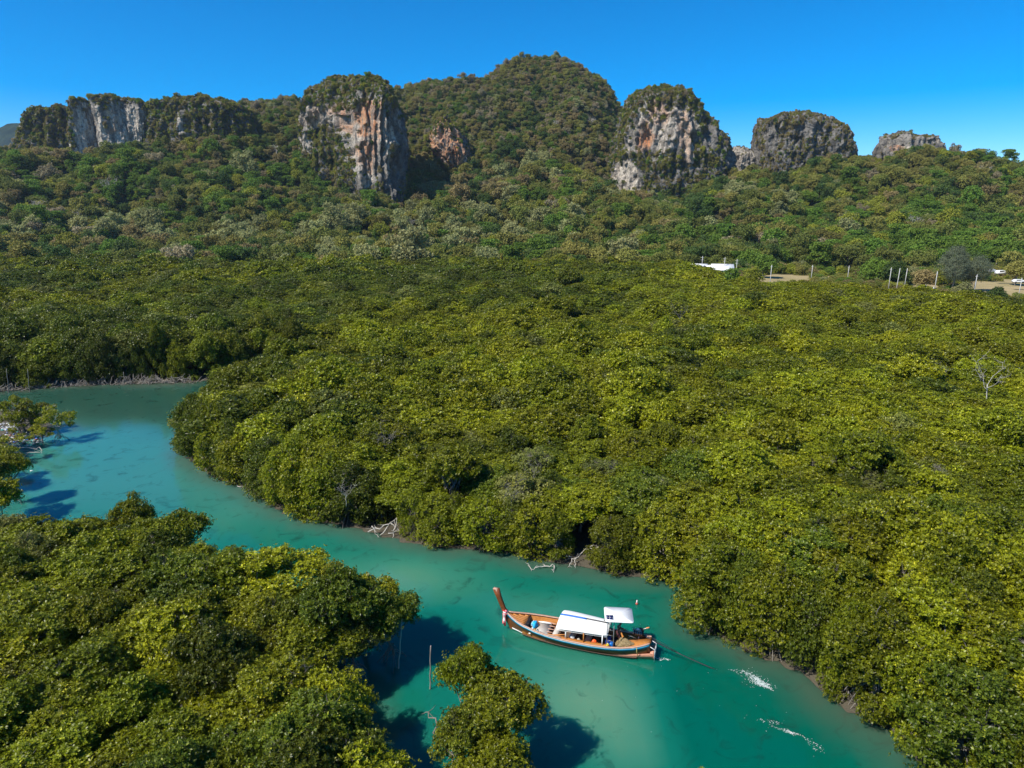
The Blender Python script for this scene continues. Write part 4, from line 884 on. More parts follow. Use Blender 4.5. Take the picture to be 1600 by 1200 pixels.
t = tg('box', 'small yellow box on the mat near the side rail', 'box', 1.80, -.42, .48, .2); MB().box((0, 0, .07), (.22, .18, .14)).build('carton', plain('yellow_carton', (.62, .42, .12), .7), t); MB().box((0, 0, .145), (.23, .19, .02)).build('lid', plain('carton_lid', (.55, .36, .10), .7), t)
t = tg('jug', 'pale blue jug with dark cap beside the yellow box', 'jug', 2.05, -.50, .45); MB().lathe([(0, 0), (.09, 0), (.10, .16), (.04, .22), (.04, .26), (0, .26)], n=12).build('jug_body', plain('pale_blue_plastic', (.35, .60, .75), .3), t, True); MB().lathe([(0, .255), (.05, .255), (.05, .30), (0, .30)], n=10).build('cap', dgrey, t)
for k, (x, y, dz) in enumerate(((6.02, -.70, 0), (6.24, -.68, .02), (6.13, -.66, .17))):
    t = tg('life_jacket', ['orange life jacket nearest the bow in the heap under the canopy', 'orange life jacket nearest the white post under the canopy', 'orange life jacket lying on top of the heap'][k], 'life jacket', x, y, .60+dz, k*.4); t['group'] = 'life jackets under the canopy'
    crumple(.16, .14, .12, 10+k, orange, 'vest', t); MB().box((0, -.02, .12), (.24, .05, .015)).build('strap', plain('reflective_strap', (.6, .58, .5), .5), t) if k == 0 else MB().box((0, -.02, .12), (.24, .05, .015)).build('strap', bpy.data.materials['reflective_strap'], t)
t = tg('barrel', 'bright blue plastic barrel beside the grey canopy posts', 'barrel', 7.26, -.52, .42); MB().lathe([(0, 0), (.14, 0), (.16, .06), (.16, .22), (.17, .24), (.16, .26), (.16, .44), (.13, .50), (.05, .52), (0, .52)], n=16).build('drum', plain('barrel_blue', (.01, .16, .55), .35), t, True); MB().lathe([(0, .515), (.06, .515), (.06, .56), (0, .56)], n=10).build('lid', bplas, t)
t = tg('bucket', 'small yellow bucket by the foot of the blue barrel', 'bucket', 7.06, -.86, .80); MB().lathe([(0, 0), (.07, 0), (.09, .15), (.085, .15), (.065, .02), (0, .02)], n=12).build('pail', yplas, t, True); MB().tube([(-.09, 0, .15), (0, 0, .24), (.09, 0, .15)], .006, 4).build('handle', white, t)
t = tg('fishing_net', 'brown heap of fishing net on the aft deck', 'fishing net', 8.10, -.28, .58); m = NT('net_twine'); v = m.node('ShaderNodeTexVoronoi'); v.inputs['Scale'].default_value = 26; m.link(m.coord(), v.inputs['Vector']); m.bump(v.outputs['Distance'], 1., .03); netm = m.set(m.mix(v.outputs['Distance'], (.10, .07, .035), (.42, .32, .17)), .9, .1)
crumple(.62, .42, .36, 21, netm, 'net_pile', t, 22)
mb = MB()
for k in range(40):
    a = rnd.uniform(0, 6.28); q = rnd.uniform(.1, .55); p = np.array([math.cos(a)*q, math.sin(a)*q*.65, .38*(1-q*q)]); mb.tube([p, p+np.array([rnd.uniform(-.1, .1), rnd.uniform(-.1, .1), .04]), p+np.array([rnd.uniform(-.2, .2), rnd.uniform(-.2, .2), -.03])], .008, 3)
mb.build('loose_twine', ropem, t)
for k, (x, y, w, mt, lab, nm) in enumerate(((4.55, -.62, .17, white, 'white cooler box on the bench at the bow end of the canopy', 'cooler_box'), (5.05, -.70, .12, plain('cream_bag', (.6, .55, .45), .7), 'cream bag on the floor between the two benches', 'bag'))):
    t = tg(nm, lab, nm.replace('_', ' '), x, y, .60)
    if k == 0: MB().box((0, 0, .11), (.34, .22, .22)).build('body', mt, t); MB().box((0, 0, .235), (.36, .24, .04)).build('lid', plain('cooler_lid', (.55, .60, .62), .4), t)
    else: crumple(w, w, .16, 31, mt, 'sack', t); MB().tube([(-.08, 0, .2), (0, 0, .30), (.08, 0, .2)], .012, 4).build('handle', dgrey, t)

# ------------------------------------------------------------------ helmsman
skinm = plain('tanned_skin', (.11, .05, .03), .55, .08); shirt = plain('grey_shirt', (.30, .30, .29), .85, .08); shorts = plain('maroon_shorts', (.10, .03, .04), .85, .1); hair = plain('black_hair', (.008, .007, .007), .6)
def skinned(name, J, E, mat, parent, sub=2):
    import bmesh
    b = bmesh.new(); sl = b.verts.layers.skin.verify(); vs = [b.verts.new(j[:3]) for j in J]
    for e in E: b.edges.new((vs[e[0]], vs[e[1]]))
    for k, (v, j) in enumerate(zip(vs, J)): v[sl].radius = (j[3], j[4] if len(j) > 4 else j[3]); v[sl].use_root = (k == 0)
    me = bpy.data.meshes.new(name); b.to_mesh(me); b.free(); me.materials.append(mat)
    o = obj(name, me, parent); md = o.modifiers.new('skin', 'SKIN'); md.use_smooth_shade = True
    s_ = o.modifiers.new('sub', 'SUBSURF'); s_.levels = sub; s_.render_levels = sub; return o
# local frame: x forward (towards the stern engine), y to the person's left, z up, feet at 0
J = [(0, 0, .90, .13, .11), (.01, 0, 1.10, .12, .10), (.03, 0, 1.32, .15, .10), (.05, 0, 1.43, .06), (.07, 0, 1.49, .045),
     (.10, 0, 1.58, .085, .095), (.105, 0, 1.67, .075, .085),
     (.03, .18, 1.37, .055), (.12, .24, 1.14, .042), (.34, .20, 1.02, .032), (.42, .19, 1.00, .03, .018),
     (.05, -.18, 1.37, .055), (.26, -.26, 1.24, .042), (.48, -.20, 1.16, .032), (.56, -.19, 1.14, .03, .018),
     (0, .10, .84, .10), (.03, .12, .48, .065), (.0, .13, .09, .04), (.14, .14, .03, .035, .025),
     (0, -.10, .84, .10), (.08, -.13, .48, .065), (.10, -.14, .09, .04), (.24, -.15, .03, .035, .025)]
E = [(0, 1), (1, 2), (2, 3), (3, 4), (4, 5), (5, 6), (2, 7), (7, 8), (8, 9), (9, 10), (2, 11), (11, 12), (12, 13), (13, 14), (0, 15), (15, 16), (16, 17), (17, 18), (0, 19), (19, 20), (20, 21), (21, 22)]
base = [(.42, .19, 1.0), (.56, -.19, 1.14)]
per = thing('person', 'person in a grey sleeveless shirt standing at the stern steering', 'person', bl(7.62, YC+.22, .42), BROT+math.radians(18)); per.scale = (.97,)*3
skinned('body', J, E, skinm, per)
for s_, (hx, hy, hz_) in zip((1, -1), base):
    for k in range(4):
        y0 = hy+(k-1.5)*.020; o = skinned('finger', [(hx+.01, y0, hz_, .010), (hx+.06, y0, hz_+.004, .009), (hx+.085, y0, hz_-.022, .008), (hx+.07, y0, hz_-.045, .007)], [(0, 1), (1, 2), (2, 3)], skinm, per, 1)
    skinned('thumb', [(hx, hy+.028*s_*-1, hz_, .011), (hx+.035, hy-.045*s_, hz_-.015, .010), (hx+.06, hy-.04*s_, hz_-.035, .008)], [(0, 1), (1, 2)], skinm, per, 1)
skinned('shirt', [(0, 0, .93, .145, .125), (.01, 0, 1.10, .135, .115), (.03, 0, 1.30, .165, .115), (.045, 0, 1.40, .12, .085), (.03, .13, 1.38, .07), (.04, -.13, 1.38, .07)], [(0, 1), (1, 2), (2, 3), (3, 4), (3, 5)], shirt, per)
skinned('shorts', [(0, 0, .92, .15, .13), (0, .10, .80, .115), (.03, .12, .55, .10), (0, -.10, .80, .115), (.07, -.125, .55, .10)], [(0, 1), (1, 2), (0, 3), (3, 4)], shorts, per)
skinned('hair', [(.085, 0, 1.64, .088, .098), (.075, 0, 1.70, .088, .09), (.06, 0, 1.735, .06)], [(0, 1), (1, 2)], hair, per)
for y in (-.033, .033): o = MB().lathe([(0, -.012), (.011, 0), (0, .012)], (.185, y, 1.635), 8).build('eye', white, per, True)
MB().add([(.18, -.014, 1.60), (.18, .014, 1.60), (.18, 0, 1.64), (.212, 0, 1.602)], [], [[0, 3, 2], [1, 2, 3], [0, 1, 3]]).build('nose', skinm, per)
MB().box((.183, 0, 1.572), (.012, .045, .010)).build('mouth', plain('lips', (.16, .05, .04), .6), per)
for y in (-.092, .092): MB().box((.10, y, 1.62), (.035, .016, .05)).build('ear', skinm, per)

# ------------------------------------------------------------------ floats, foam, poles, driftwood
x, y, _ = at_z(995, 944, 0)
t = thing('float', 'small white and red float standing up out of the green water behind the boat', 'float', (x, y, 0), 0, None, (.75, .75, .8)); MB().lathe([(0, -.1), (.12, -.05), (.14, .08), (.10, .16), (0, .18)], n=12).build('float_base', plain('red_float', (.45, .08, .05), .5), t, True); MB().lathe([(.05, .15), (.07, .25), (.05, .42), (0, .44)], n=10).build('bottle_neck', white, t, True)
foamm = NT('foam'); n = foamm.noise(9, 4, foamm.coord()); foamm.set(foamm.mix(n, (.55, .68, .66), (.9, .93, .92)), .5); foamm.b.inputs['Alpha'].default_value = .6; foamm = foamm.m
def foam(name, label, strokes, seed):
    rg = np.random.default_rng(seed); mb = MB()
    for (x0, y0, x1, y1, wd, n, s) in strokes:
        a = np.array(at_z(x0, y0)[:2]); b = np.array(at_z(x1, y1)[:2]); nn = np.array([-(b-a)[1], (b-a)[0]]); nn = nn/np.linalg.norm(nn)
        for _ in range(n):
            u = np.clip(rg.beta(2, 2)+rg.normal()*.05, -.1, 1.1); c0 = a+(b-a)*u+nn*rg.normal()*wd*math.sin(math.pi*np.clip(u, .08, .92))+nn*.25*wd*math.sin(u*9)
            q = abs(rg.normal())*s+.02; al = rg.random()*3.14; k = rg.integers(5, 8); th = np.sort(rg.random(k))*6.283; rr = q*rg.uniform(.4, 1.3, k)
            V_ = [(c0[0]+r_*math.cos(h)*1.5*math.cos(al)-r_*math.sin(h)*.5*math.sin(al), c0[1]+r_*math.cos(h)*1.5*math.sin(al)+r_*math.sin(h)*.5*math.cos(al), .012+.012*rg.random()) for r_, h in zip(rr, th)]+[(c0[0], c0[1], .03)]
            mb.add(V_, [], [[i, (i+1) % k, k] for i in range(k)])
    o = mb.build(name, foamm); o['kind'] = 'stuff'; o['label'] = label
foam('foam', 'white churned foam behind the end of the propeller shaft', [(1160, 1048, 1205, 1078, .26, 260, .022), (1177, 1058, 1206, 1079, .13, 230, .026), (1140, 1045, 1215, 1078, .4, 130, .012), (1005, 1025, 1050, 1032, .08, 60, .03)], 1)
foam('foam', 'thin broken streaks of foam low on the channel', [(1205, 1135, 1260, 1152, .06, 80, .016), (1228, 1138, 1240, 1150, .05, 40, .022), (1180, 1125, 1225, 1132, .12, 40, .014), (1255, 1150, 1290, 1180, .2, 50, .014), (880, 1000, 1300, 1190, 3.2, 26, .009)], 2)
def pole(label, px, pyb, pyt, r=.05, lean=0., mt='bleach', z=-.6):
    x, y, _ = at_z(px, pyb); xt, yt, zt = at(px+lean, pyt, y); t = thing('wooden_pole', label, 'pole', (x, y, 0), 0, 'poles standing in the water'); h = float(zt)
    g_ = np.linspace(0, 1, 8)[:, None]; P = np.array([0, 0, z])+(np.array([xt-x, 0, h])-np.array([0, 0, z]))*g_; P[1:-1, :2] += np.random.default_rng(int(px)).normal(size=(6, 2))*.035
    MB().tube(P, np.linspace(r, r*.6, 8), 7).build('shaft', M[mt], t); MB().tube([P[-1], P[-1]+np.array([.02, 0, .05])], [r*.75, r*.4], 6).build('broken_tip', M['bleach'], t)
pole('tall bent bleached pole under the tip of the near bank branches', 622, 1044, 968, .055, 6); pole('straight pole standing in the water left of the lone mangrove clump', 671, 1076, 1010, .06, 2, 'bark')
pole('pole nearest the picture border in front of the lagoon shore', 13, 614, 577, .07, -3, 'bark'); pole('second pole in front of the lagoon shore, behind the islet tree', 46, 612, 577, .07, -3, 'bark'); pole('lone pole at the middle of the lagoon shore', 193, 602, 582, .07, 0, 'bark'); pole('short pole beside the litter covered islet', 6, 637, 625, .06, 0, 'bark')
def branchy(rng, segs, n=6, r=.05, mat='bleach'):
    mb = MB()
    for a, b, q in segs:
        p, w = limb(rng, a, b, r*q, r*q*.45, 7, .06); mb.tube(p, w, 5)
        for _ in range(n):
            k = rng.integers(2, 7); L = np.linalg.norm(np.array(b)-np.array(a)); e = p[k]+rng.normal(size=3)*L*.22*np.array([1, 1, .7]); p2, w2 = limb(rng, p[k], e, r*q*.4, r*.1, 4, .1); mb.tube(p2, w2, 4, False)
    return mb
def wood_thing(name, label, cat, px, py, segs, seed, r=.05, n=5, mat='bleach', z=0., grp=None):
    x, y, _ = at_z(px, py, z); t = thing(name, label, cat, (x, y, z), 0, grp)
    rng = np.random.default_rng(seed); branchy(rng, segs[:1], n, r, mat).build('stem', M[mat], t)
    if len(segs) > 1: branchy(rng, segs[1:], n, r, mat).build('branches', M[mat], t)
wood_thing('driftwood', 'white forked dead branch lying in the water behind the boat', 'driftwood', 852, 888, [((.2, 1.6, -.3), (-.1, .1, .15), 1.), ((-.1, .1, .15), (-1.15, -.35, .10), .8), ((-1.15, -.35, .1), (-1.5, .35, .25), .6), ((-.1, .1, .15), (.75, .05, .25), .9), ((.75, .05, .25), (.65, -.75, .05), .9)], 51, .06, 3)
wood_thing('driftwood', 'tangle of bleached dead branches in the dark hollow of the far bank', 'driftwood', 604, 838, [((-1.8, .5, .2), (.4, .2, 1.2), 1.), ((.4, .2, 1.2), (1.5, .3, .1), 1.), ((-.6, 0, .1), (.9, .6, 1.6), .8), ((.9, .6, 1.6), (.6, -.3, .0), .8), ((-1.4, .3, .9), (-.7, -.4, .1), .7), ((.2, -.2, .4), (2.3, .4, .5), .7)], 52, .07, 4)
wood_thing('driftwood', 'grey dead branches hanging over the water behind the boat canopy', 'driftwood', 905, 880, [((1.4, 1.4, 1.0), (-.5, -.1, .5), 1.), ((-.5, -.1, .5), (-1., -.7, .05), .7), ((-.3, 0, .5), (-.4, -.8, .05), .7), ((.6, .6, .9), (1.9, .3, 1.3), .9), ((-.6, .2, .5), (-1.2, .1, .6), .6)], 53, .055, 6)
wood_thing('driftwood', 'small grey roots at the sharp corner of the far bank in the lagoon', 'driftwood', 292, 700, [((-.6, 0, .1), (1.2, .5, .7), 1.), ((.8, .2, .1), (-.3, .8, .9), .8), ((-.2, -.6, .05), (1., .1, .6), .7)], 54, .06, 6)
wood_thing('driftwood', 'grey roots on the mud where the far bank begins to curve', 'driftwood', 390, 762, [((-1.4, .2, .1), (.6, .4, .5), 1.), ((-.2, -.2, .1), (1.2, .5, .6), .8), ((-.6, .3, .5), (.2, -.6, .05), .6)], 55, .045, 6)
wood_thing('driftwood', 'bare reddish twigs dipping into the water at the bank opposite the thin foam', 'driftwood', 1318, 1095, [((.9, 1., 1.3), (.0, .0, .5), 1.), ((0, 0, .5), (-.4, -.4, .05), .7), ((.2, 0, .7), (.5, -.7, .1), .7)], 56, .04, 6, 'bark')
wood_thing('driftwood', 'grey bare twigs in a gap of the bank above the foam', 'driftwood', 1248, 1030, [((.6, .8, 1.4), (-.3, -.2, .2), 1.), ((.2, .5, 1.9), (.6, -.2, .3), .8), ((-.5, .5, 1.6), (0, -.3, .4), .8)], 57, .04, 9, 'bark')
wood_thing('fallen_branch', 'thick grey leaning branch beside the lone mangrove clump', 'branch', 700, 1192, [((.8, -.6, .1), (-.3, .3, 1.2), 1.4), ((-.3, .3, 1.2), (-1.1, .9, 2.5), 1.), ((-.3, .3, 1.2), (-.1, -.2, 1.9), .6)], 58, .07, 3, 'bark')
# dead snags above the canopy
for k, (px, py, zt, h, lab) in enumerate(((1542, 618, 5.2, 3.4, 'big silvery dead tree rising from the forest canopy by the border'), (1466, 590, 5.4, 2.4, 'small silvery snag next to the big dead tree'), (1358, 738, 5.0, 2.4, 'low spreading dead branches in the middle of the forest canopy'), (1292, 732, 5.0, 1.3, 'short white dead twig at the bow side of the low dead branches'),
      (800, 790, 4.2, 2.6, 'grey twiggy snag in the far bank trees above the forked driftwood'), (835, 752, 5.0, 2.0, 'small grey snag higher in the trees above the forked driftwood'), (540, 778, 4.2, 1.5, 'white dead branch in the trees above the driftwood tangle'), (600, 705, 5.2, 2.8, 'grey twiggy treetop behind the driftwood tangle'), (470, 1060, 4.2, 1.8, 'grey bare twigs among the near bank crowns'),
      (1060, 500, 5.8, 4.0, 'grey bare crown far back in the mangroves'), (240, 560, 1.5, 6.5, 'pale leaning trunk in front of the lagoon shore trees'), (300, 985, 4.4, 1.6, 'grey bare branch deep in the near bank thicket'))):
    x, y, _ = at_z(px, py, zt); t = thing('dead_tree', lab, 'dead tree', (x, y, zt-h*.5), k*1.3, None, (h/9*(2.1 if k in (0, 2) else 1.5),)*3); obj('branches', bare_tree_mesh(np.random.default_rng(60+k), 9, M['bleach'] if k in (0, 1, 3, 6) else M['bark'], 4+k % 4, .55), t)
# prop-root and driftwood fringe of the lagoon shore
rg = np.random.default_rng(77); mb = MB()
Wn = np.vstack([walk(gpoly(north), .1, .55)])
for (x, y) in Wn:
    if x < -100 or x > -52: continue
    for _ in range(5):
        a = np.array([x+rg.normal()*.7, y+rg.normal()*.5, rg.uniform(-.05, .2)]); b = a+np.array([rg.normal()*1.1, rg.uniform(-.3, 1.4), rg.uniform(.1, 1.5)]); p, w = limb(rg, a, b, .065, .03, 4, .12); mb.tube(p, w, 4, False)
o = mb.build('driftwood_debris', M['bark']); o['kind'] = 'stuff'; o['label'] = 'grey roots and washed up wood along the lagoon shore'

# ------------------------------------------------------------------ islet with litter and sparse trees
for k, (px, py, z, s, h, lab) in enumerate(((87, 640, 4.4, .72, .84, 'sparse flat topped mangrove with bare forked trunks at the islet tip'), (44, 630, 4.2, .85, .80, 'thin leaved mangrove in the middle of the islet'), (22, 622, 5.2, .80, 1.0, 'taller sparse mangrove at the lagoon side of the islet'), (62, 668, 2.4, .55, .52, 'low mangrove bush at the water edge of the islet'),
        (34, 648, 3.0, .6, .6, 'low mangrove bush behind the white litter'), (8, 722, 4.6, .85, .95, 'dark shaded mangrove at the picture border over the blue water'), (-35, 735, 5.6, 1.1, 1.15, 'dark mangrove cut by the picture border'), (-70, 690, 6, 1.2, 1.25, 'tall mangrove beyond the border shading the islet'), (-60, 640, 6, 1.1, 1.2, 'mangrove beyond the border behind the islet'), (-30, 765, 5.5, 1.1, 1.1, 'mangrove beyond the border at the mouth of the cove'), (5, 690, 2.6, .8, .6, 'low dark bush on the islet in front of the litter'), (-12, 708, 3.6, .9, .75, 'dark bush by the border over the fallen trunk'))):
    x, y, _ = at_z(px, py, z); t = thing('mangrove_tree', lab, 'tree', (x, y, -.1), k*1.1, None, (s, s, h))
    rr = np.random.default_rng(800+k); kk_ = k; k = min(k, 4) if k > 9 else k
    if k < 5:
        L = lobes_mangrove(rr, 2.9, 6., 2.6)[1:]; L = L[rr.choice(len(L), 15, False)]; L[:, 3] *= .8; L[:, 2] += rr.normal(size=15)*.35
        obj('crown', crown_mesh('crown', rr, L, 1100, .22, .10, 6, M['mang'][2], flat=.5, holes=2.), t); obj('trunk', trunk_mesh(rr, L, 6., M['bleach'] if k < 3 else M['bark'], 14, .16), t); obj('prop_roots', SKIRT[k][2], t, scale=(1.2, 1.2, 1.))
    else: obj('crown', NEAR[k % 7][0], t); obj('trunk', NEAR[k % 7][1], t); obj('prop_roots', SKIRT[k % 5][2], t)
def litter(label, px0, py0, px1, py1, n, cols, seed, kw='stuff'):
    rg = np.random.default_rng(seed); me_ = []
    V_, Q_, MI = [], [], []
    for k in range(n):
        x, y, _ = at_z(rg.uniform(px0, px1), rg.uniform(py0, py1), .3); c0 = np.array([x, y, .12+rg.random()*.35]); d = np.array([rg.uniform(.1, .5), rg.uniform(.08, .25), rg.uniform(.05, .2)]); Rm = np.array(Matrix.Rotation(rg.random()*3.1, 3, 'Z') @ Matrix.Rotation(rg.normal()*.3, 3, 'X'))
        B = np.array([[i, j, q] for i in (-.5, .5) for j in (-.5, .5) for q in (-.5, .5)])*d*(1+rg.normal(size=(8, 3))*.15); V_.append(B @ Rm.T+c0); Q_.append(np.array([[0, 1, 3, 2], [4, 6, 7, 5], [0, 4, 5, 1], [2, 3, 7, 6], [0, 2, 6, 4], [1, 5, 7, 3]])+8*k); MI += [int(rg.integers(0, len(cols)))]*6
    o = obj('litter', npmesh('litter', np.vstack(V_), np.vstack(Q_), cols, False, MI)); o['kind'] = 'stuff'; o['label'] = label
litter('heap of white bags and foam scraps on the islet', -60, 662, 30, 673, 420, [white, plain('grey_foam', (.45, .46, .48), .8), plain('dirty_foam', (.6, .6, .58), .8)], 3)
litter('scattered colourful plastic litter and driftwood on the islet', -20, 670, 62, 692, 260, [white, M['bleach'], M['bark'], M['bark'], bplas, M['bark'], M['bleach'], M['bleach'], plain('rust_litter', (.25, .08, .04), .8), plain('teal_litter', (.1, .4, .35), .6)], 4)
wood_thing('driftwood', 'pale fallen trunk on the islet beside the blue water', 'driftwood', 40, 708, [((-2.2, -.9, .2), (1.2, .9, .5), 1.), ((-2.6, -.2, .1), (2.2, -.2, .15), .7)], 59, .10, 5)
x, y, _ = at_z(49, 736, 0); t = thing('float', 'tiny white floating bottle on the blue water by the islet', 'bottle', (x, y, 0), 0.5); MB().tube([(-.12, 0, .03), (.08, 0, .04), (.14, 0, .05), (.2, 0, .06)], [.06, .06, .03, .025], 8).build('bottle_body', white, t, True); MB().tube([(.2, 0, .06), (.23, 0, .065)], .03, 8).build('cap', bplas, t)

# ------------------------------------------------------------------ road side: poles, sheds, cars, casuarina
conc = plain('pale_concrete', (.50, .49, .46), .8, .08, 3.)
for k, (px, top, D, lab, arm) in enumerate(((1206, 414, 268, 'utility pole at the border of the brown clearing', 1), (1270, 414, 300, 'utility pole behind the yellow scrub beside the clearing', 1), (1327, 415, 305, 'utility pole in the scrub by the low brown mound', 1), (1393, 418, 268, 'first of the three close utility poles before the dark trees', 1), (1406.5, 419, 262, 'middle of the three close utility poles, slightly leaning', 0), (1418, 419, 274, 'last of the three close utility poles before the dark trees', 0),
        (1465, 424, 258, 'utility pole in the open gap before the feathery grey tree', 1), (1527, 429, 250, 'utility pole standing in front of the feathery grey tree', 1), (1597, 434, 244, 'utility pole by the sandy track at the border', 1), (1098, 400, 320, 'utility pole behind the smallest white roof', 2), (1133, 402, 316, 'utility pole with crossarms in front of the largest white roof', 2), (1152, 405, 312, 'utility pole with crossarm beside the round green tree', 2))):
    x, y, zt = [float(v) for v in at(px, top, D)]; t = thing('utility_pole', lab, 'utility pole', (x, y, 0), 0, 'utility poles along the road behind the mangroves')
    ln = {4: .4, 5: .25}.get(k, .12); MB().tube([(-ln, 0, -.3), (0, 0, zt)], [.15, .10], 6).build('shaft', conc, t)
    if arm:
        for q in range(arm): MB().box((-.02, 0, zt-.7-q*1.1), (1.6 if arm > 1 else 1.0, .10, .12)).build('crossarm', conc, t)
    MB().lathe([(0, 0), (.07, .02), (.05, .12), (0, .14)], (-.35, 0, zt-.62), 6).build('insulator', dgrey, t)
for k, (px, py, h) in enumerate(((1285.5, 0, 0), (1425, 446, 3.2), (1434, 447, 3.6), (1447, 445, 3.0), (1459, 448, 3.6), (1165, 456, 4.2), (1154, 450, 3.4))):
    if not h: continue
    x, y, z = [float(v) for v in at(px, py, 246)]; t = thing('fence_post', ['', 'short concrete post nearest the three close poles', 'tall white concrete post in the brown gap', 'thin concrete post in the middle of the brown gap', 'white concrete post beside the single pole in the gap', 'white post below the round green tree', 'thin grey post under the round green tree'][k], 'post', (x, y, 0), 0, 'short concrete posts along the plot'); MB().box((0, 0, (z)/2), (.25, .25, z)).build('shaft', conc, t); MB().box((0, 0, z+.03), (.32, .32, .08)).build('cap', conc, t)
def shed(px, py, D, w, d, h, rz, lab):
    x, y, z = [float(v) for v in at(px, py, D)]; t = thing('shed', lab, 'shed', (x, y, 0), rz, 'white roofed sheds'); zw = z-h
    MB().box((0, 0, zw/2), (w, d, zw)).build('wall', plain('shed_wall', (.42, .40, .38), .8) if 'shed_wall' not in bpy.data.materials else bpy.data.materials['shed_wall'], t)
    mb = MB(); o_ = .5
    mb.sheet(np.array([[(-w/2-o_, -d/2-o_, zw-.12), (w/2+o_, -d/2-o_, zw-.12)], [(-w/2-o_, 0, z), (w/2+o_, 0, z)], [(-w/2-o_, d/2+o_, zw-.12), (w/2+o_, d/2+o_, zw-.12)]]), -.10); rf = mb.build('roof', canvas, t)
    MB().box((0, 0, z+.03), (w+2*o_, .35, .08)).build('ridge_cap', white, rf)
    for q in (-1, 0, 1): wv = MB().box((q*w*.3, -d/2-.02, zw*.55), (w*.14, .06, 1.1)).build('window', dgrey, t)
shed(1091, 412, 330, 7.5, 7, 1.7, -.25, 'smallest white roofed shed behind the mangroves, next to a pole'); shed(1109, 414, 322, 5, 8, 1.9, .5, 'narrow white roofed shed between its two neighbours'); shed(1129, 412.5, 318, 9, 9, 2.4, -.2, 'largest white roofed shed, half hidden by the round green tree')
x, y, _ = at(1196, 442, 246); t = thing('wall', 'low grey ruined wall with a dark doorway at the edge of the clearing', 'wall', (float(x), float(y), 0)); MB().box((0, 0, 2.0), (5.6, .4, 4.0)).build('wall_body', plain('old_render', (.30, .26, .24), .9, .2), t); MB().box((-1.2, -.22, 1.7), (1.6, .08, 2.6)).build('doorway', dgrey, t); MB().box((0, 0, 4.06), (5.9, .6, .14)).build('coping', conc, t)
def car(px, py, D, rz, lab, van):
    x, y, z = [float(v) for v in at(px, py, D)]; t = thing('parked_car', lab, 'car', (x, y, z-1.3), rz, 'white vehicles parked under the trees'); L_, W_, H_ = (4.6, 1.8, 1.9) if van else (4.4, 1.75, 1.45)
    pr = [(-.5, .25), (-.5, .62), (-.46, .72), (-.36, .98 if not van else 1.), (.22, 1.), (.34, .70), (.48, .60), (.5, .30)]
    a = [(p*L_, -W_/2*(.86 if q > .8 else 1), q*H_) for p, q in pr]; b = [(p_[0], -p_[1], p_[2]) for p_ in a]; n = len(pr)
    mb = MB(); mb.add(a+b, [[k, (k+1) % n, (k+1) % n+n, k+n] for k in range(n)], [[0, k+1, k] for k in range(1, n-1)]+[[n, n+k, n+k+1] for k in range(1, n-1)]); mb.build('body', white, t)
    for sy in (-1, 1):
        MB().box((-.06*L_, sy*W_*.47, .82*H_), (L_*.5, .06, .24*H_)).build('window', dgrey, t)
        for sx in (-.32, .30): MB().lathe([(0, -.1), (.32, -.1), (.32, .1), (0, .1)], (sx*L_, sy*W_*.47, .32), 14, Matrix.Rotation(math.pi/2, 3, 'X')).build('wheel', dgrey, t)
    MB().box((.285*L_, 0, .84*H_), (.08, W_*.78, .22*H_), 0, Matrix.Rotation(.5, 3, 'Y')).build('windscreen', dgrey, t) if False else MB().sheet(np.array([[(.228*L_, -.7, .965*H_), (.228*L_, .7, .965*H_)], [(.342*L_, -.8, .72*H_), (.342*L_, .8, .72*H_)]]), -.03).build('windscreen', dgrey, t)
    for sy in (-1, 1): MB().box((.495*L_, sy*.6, .5*H_), (.06, .3, .14)).build('headlight', grey, t)
car(1549, 421, 300, .3, 'white parked car half hidden by the feathery grey tree', False); car(1564, 424.5, 292, .15, 'white parked van in the shade right of the other car', True); car(1592, 437, 268, -.1, 'low pale car on the grey track by the border', False)
def special(name, label, px, pytop, D, R, H, N, ls, mats, seed, base_z=0., nl=14, flat=.8, squash=1., per=3, trunk=.3, lw=.62):
    rr = np.random.default_rng(seed); x, y, z = [float(v) for v in at(px, pytop, D)]; H = z-base_z; t = thing(name, label, 'tree', (x, y, base_z))
    L = []
    for k in range(nl):
        a = rr.random()*6.28; q = R*rr.uniform(0, .66)*(1 if k else 0); r = R*rr.uniform(.28, .48); zz = H-r-(q/R)**2*R*.9-rr.random()*(H*.55-r)*(k > 1)
        L.append((q*math.cos(a), q*math.sin(a), max(zz, r*.8+H*.12), r))
    L = np.array(L); P, d = crown_pts(rr, L, N, flat=flat, up=.4); V, Q, tt = rosettes(P, d, ls, ls*lw, per, rr); me = npmesh('crown', V, Q, [mats]); fattr(me, 'tint', tt, 'FACE'); obj('crown', me, t)
    obj('trunk', trunk_mesh(rr, L, H, M['bark'], 2, trunk, False), t)
cas = leafmat('casuarina_needles', (.075, .090, .052), (.200, .225, .130), None, .15, .7, .1)
special('casuarina_tree', 'tall feathery grey green tree standing beside the road', 1497, 388, 262, 6.4, 0, 3600, .95, cas, 31, 0, 18, 1.0, per=4, lw=.10); special('casuarina_tree', 'lower shoulder of feathery grey green foliage beside the tall one', 1530, 402, 264, 5.2, 0, 2600, .9, cas, 32, 0, 14, 1.0, per=4, lw=.10)
special('forest_tree', 'round bright green tree in front of the white roofed sheds', 1145, 420, 240, 3.9, 0, 1500, .6, M['f_green'], 33, 0, 14)
special('forest_tree', 'pale olive feathery tree between the round green tree and the ruined wall', 1180, 417, 252, 4.0, 0, 1400, .5, M['f_yellow'], 34, 0, 12); special('forest_tree', 'dark shade tree beside the brown clearing', 1195, 396, 320, 6.2, 0, 1500, .8, M['f_green'], 35, 0, 12, .5)
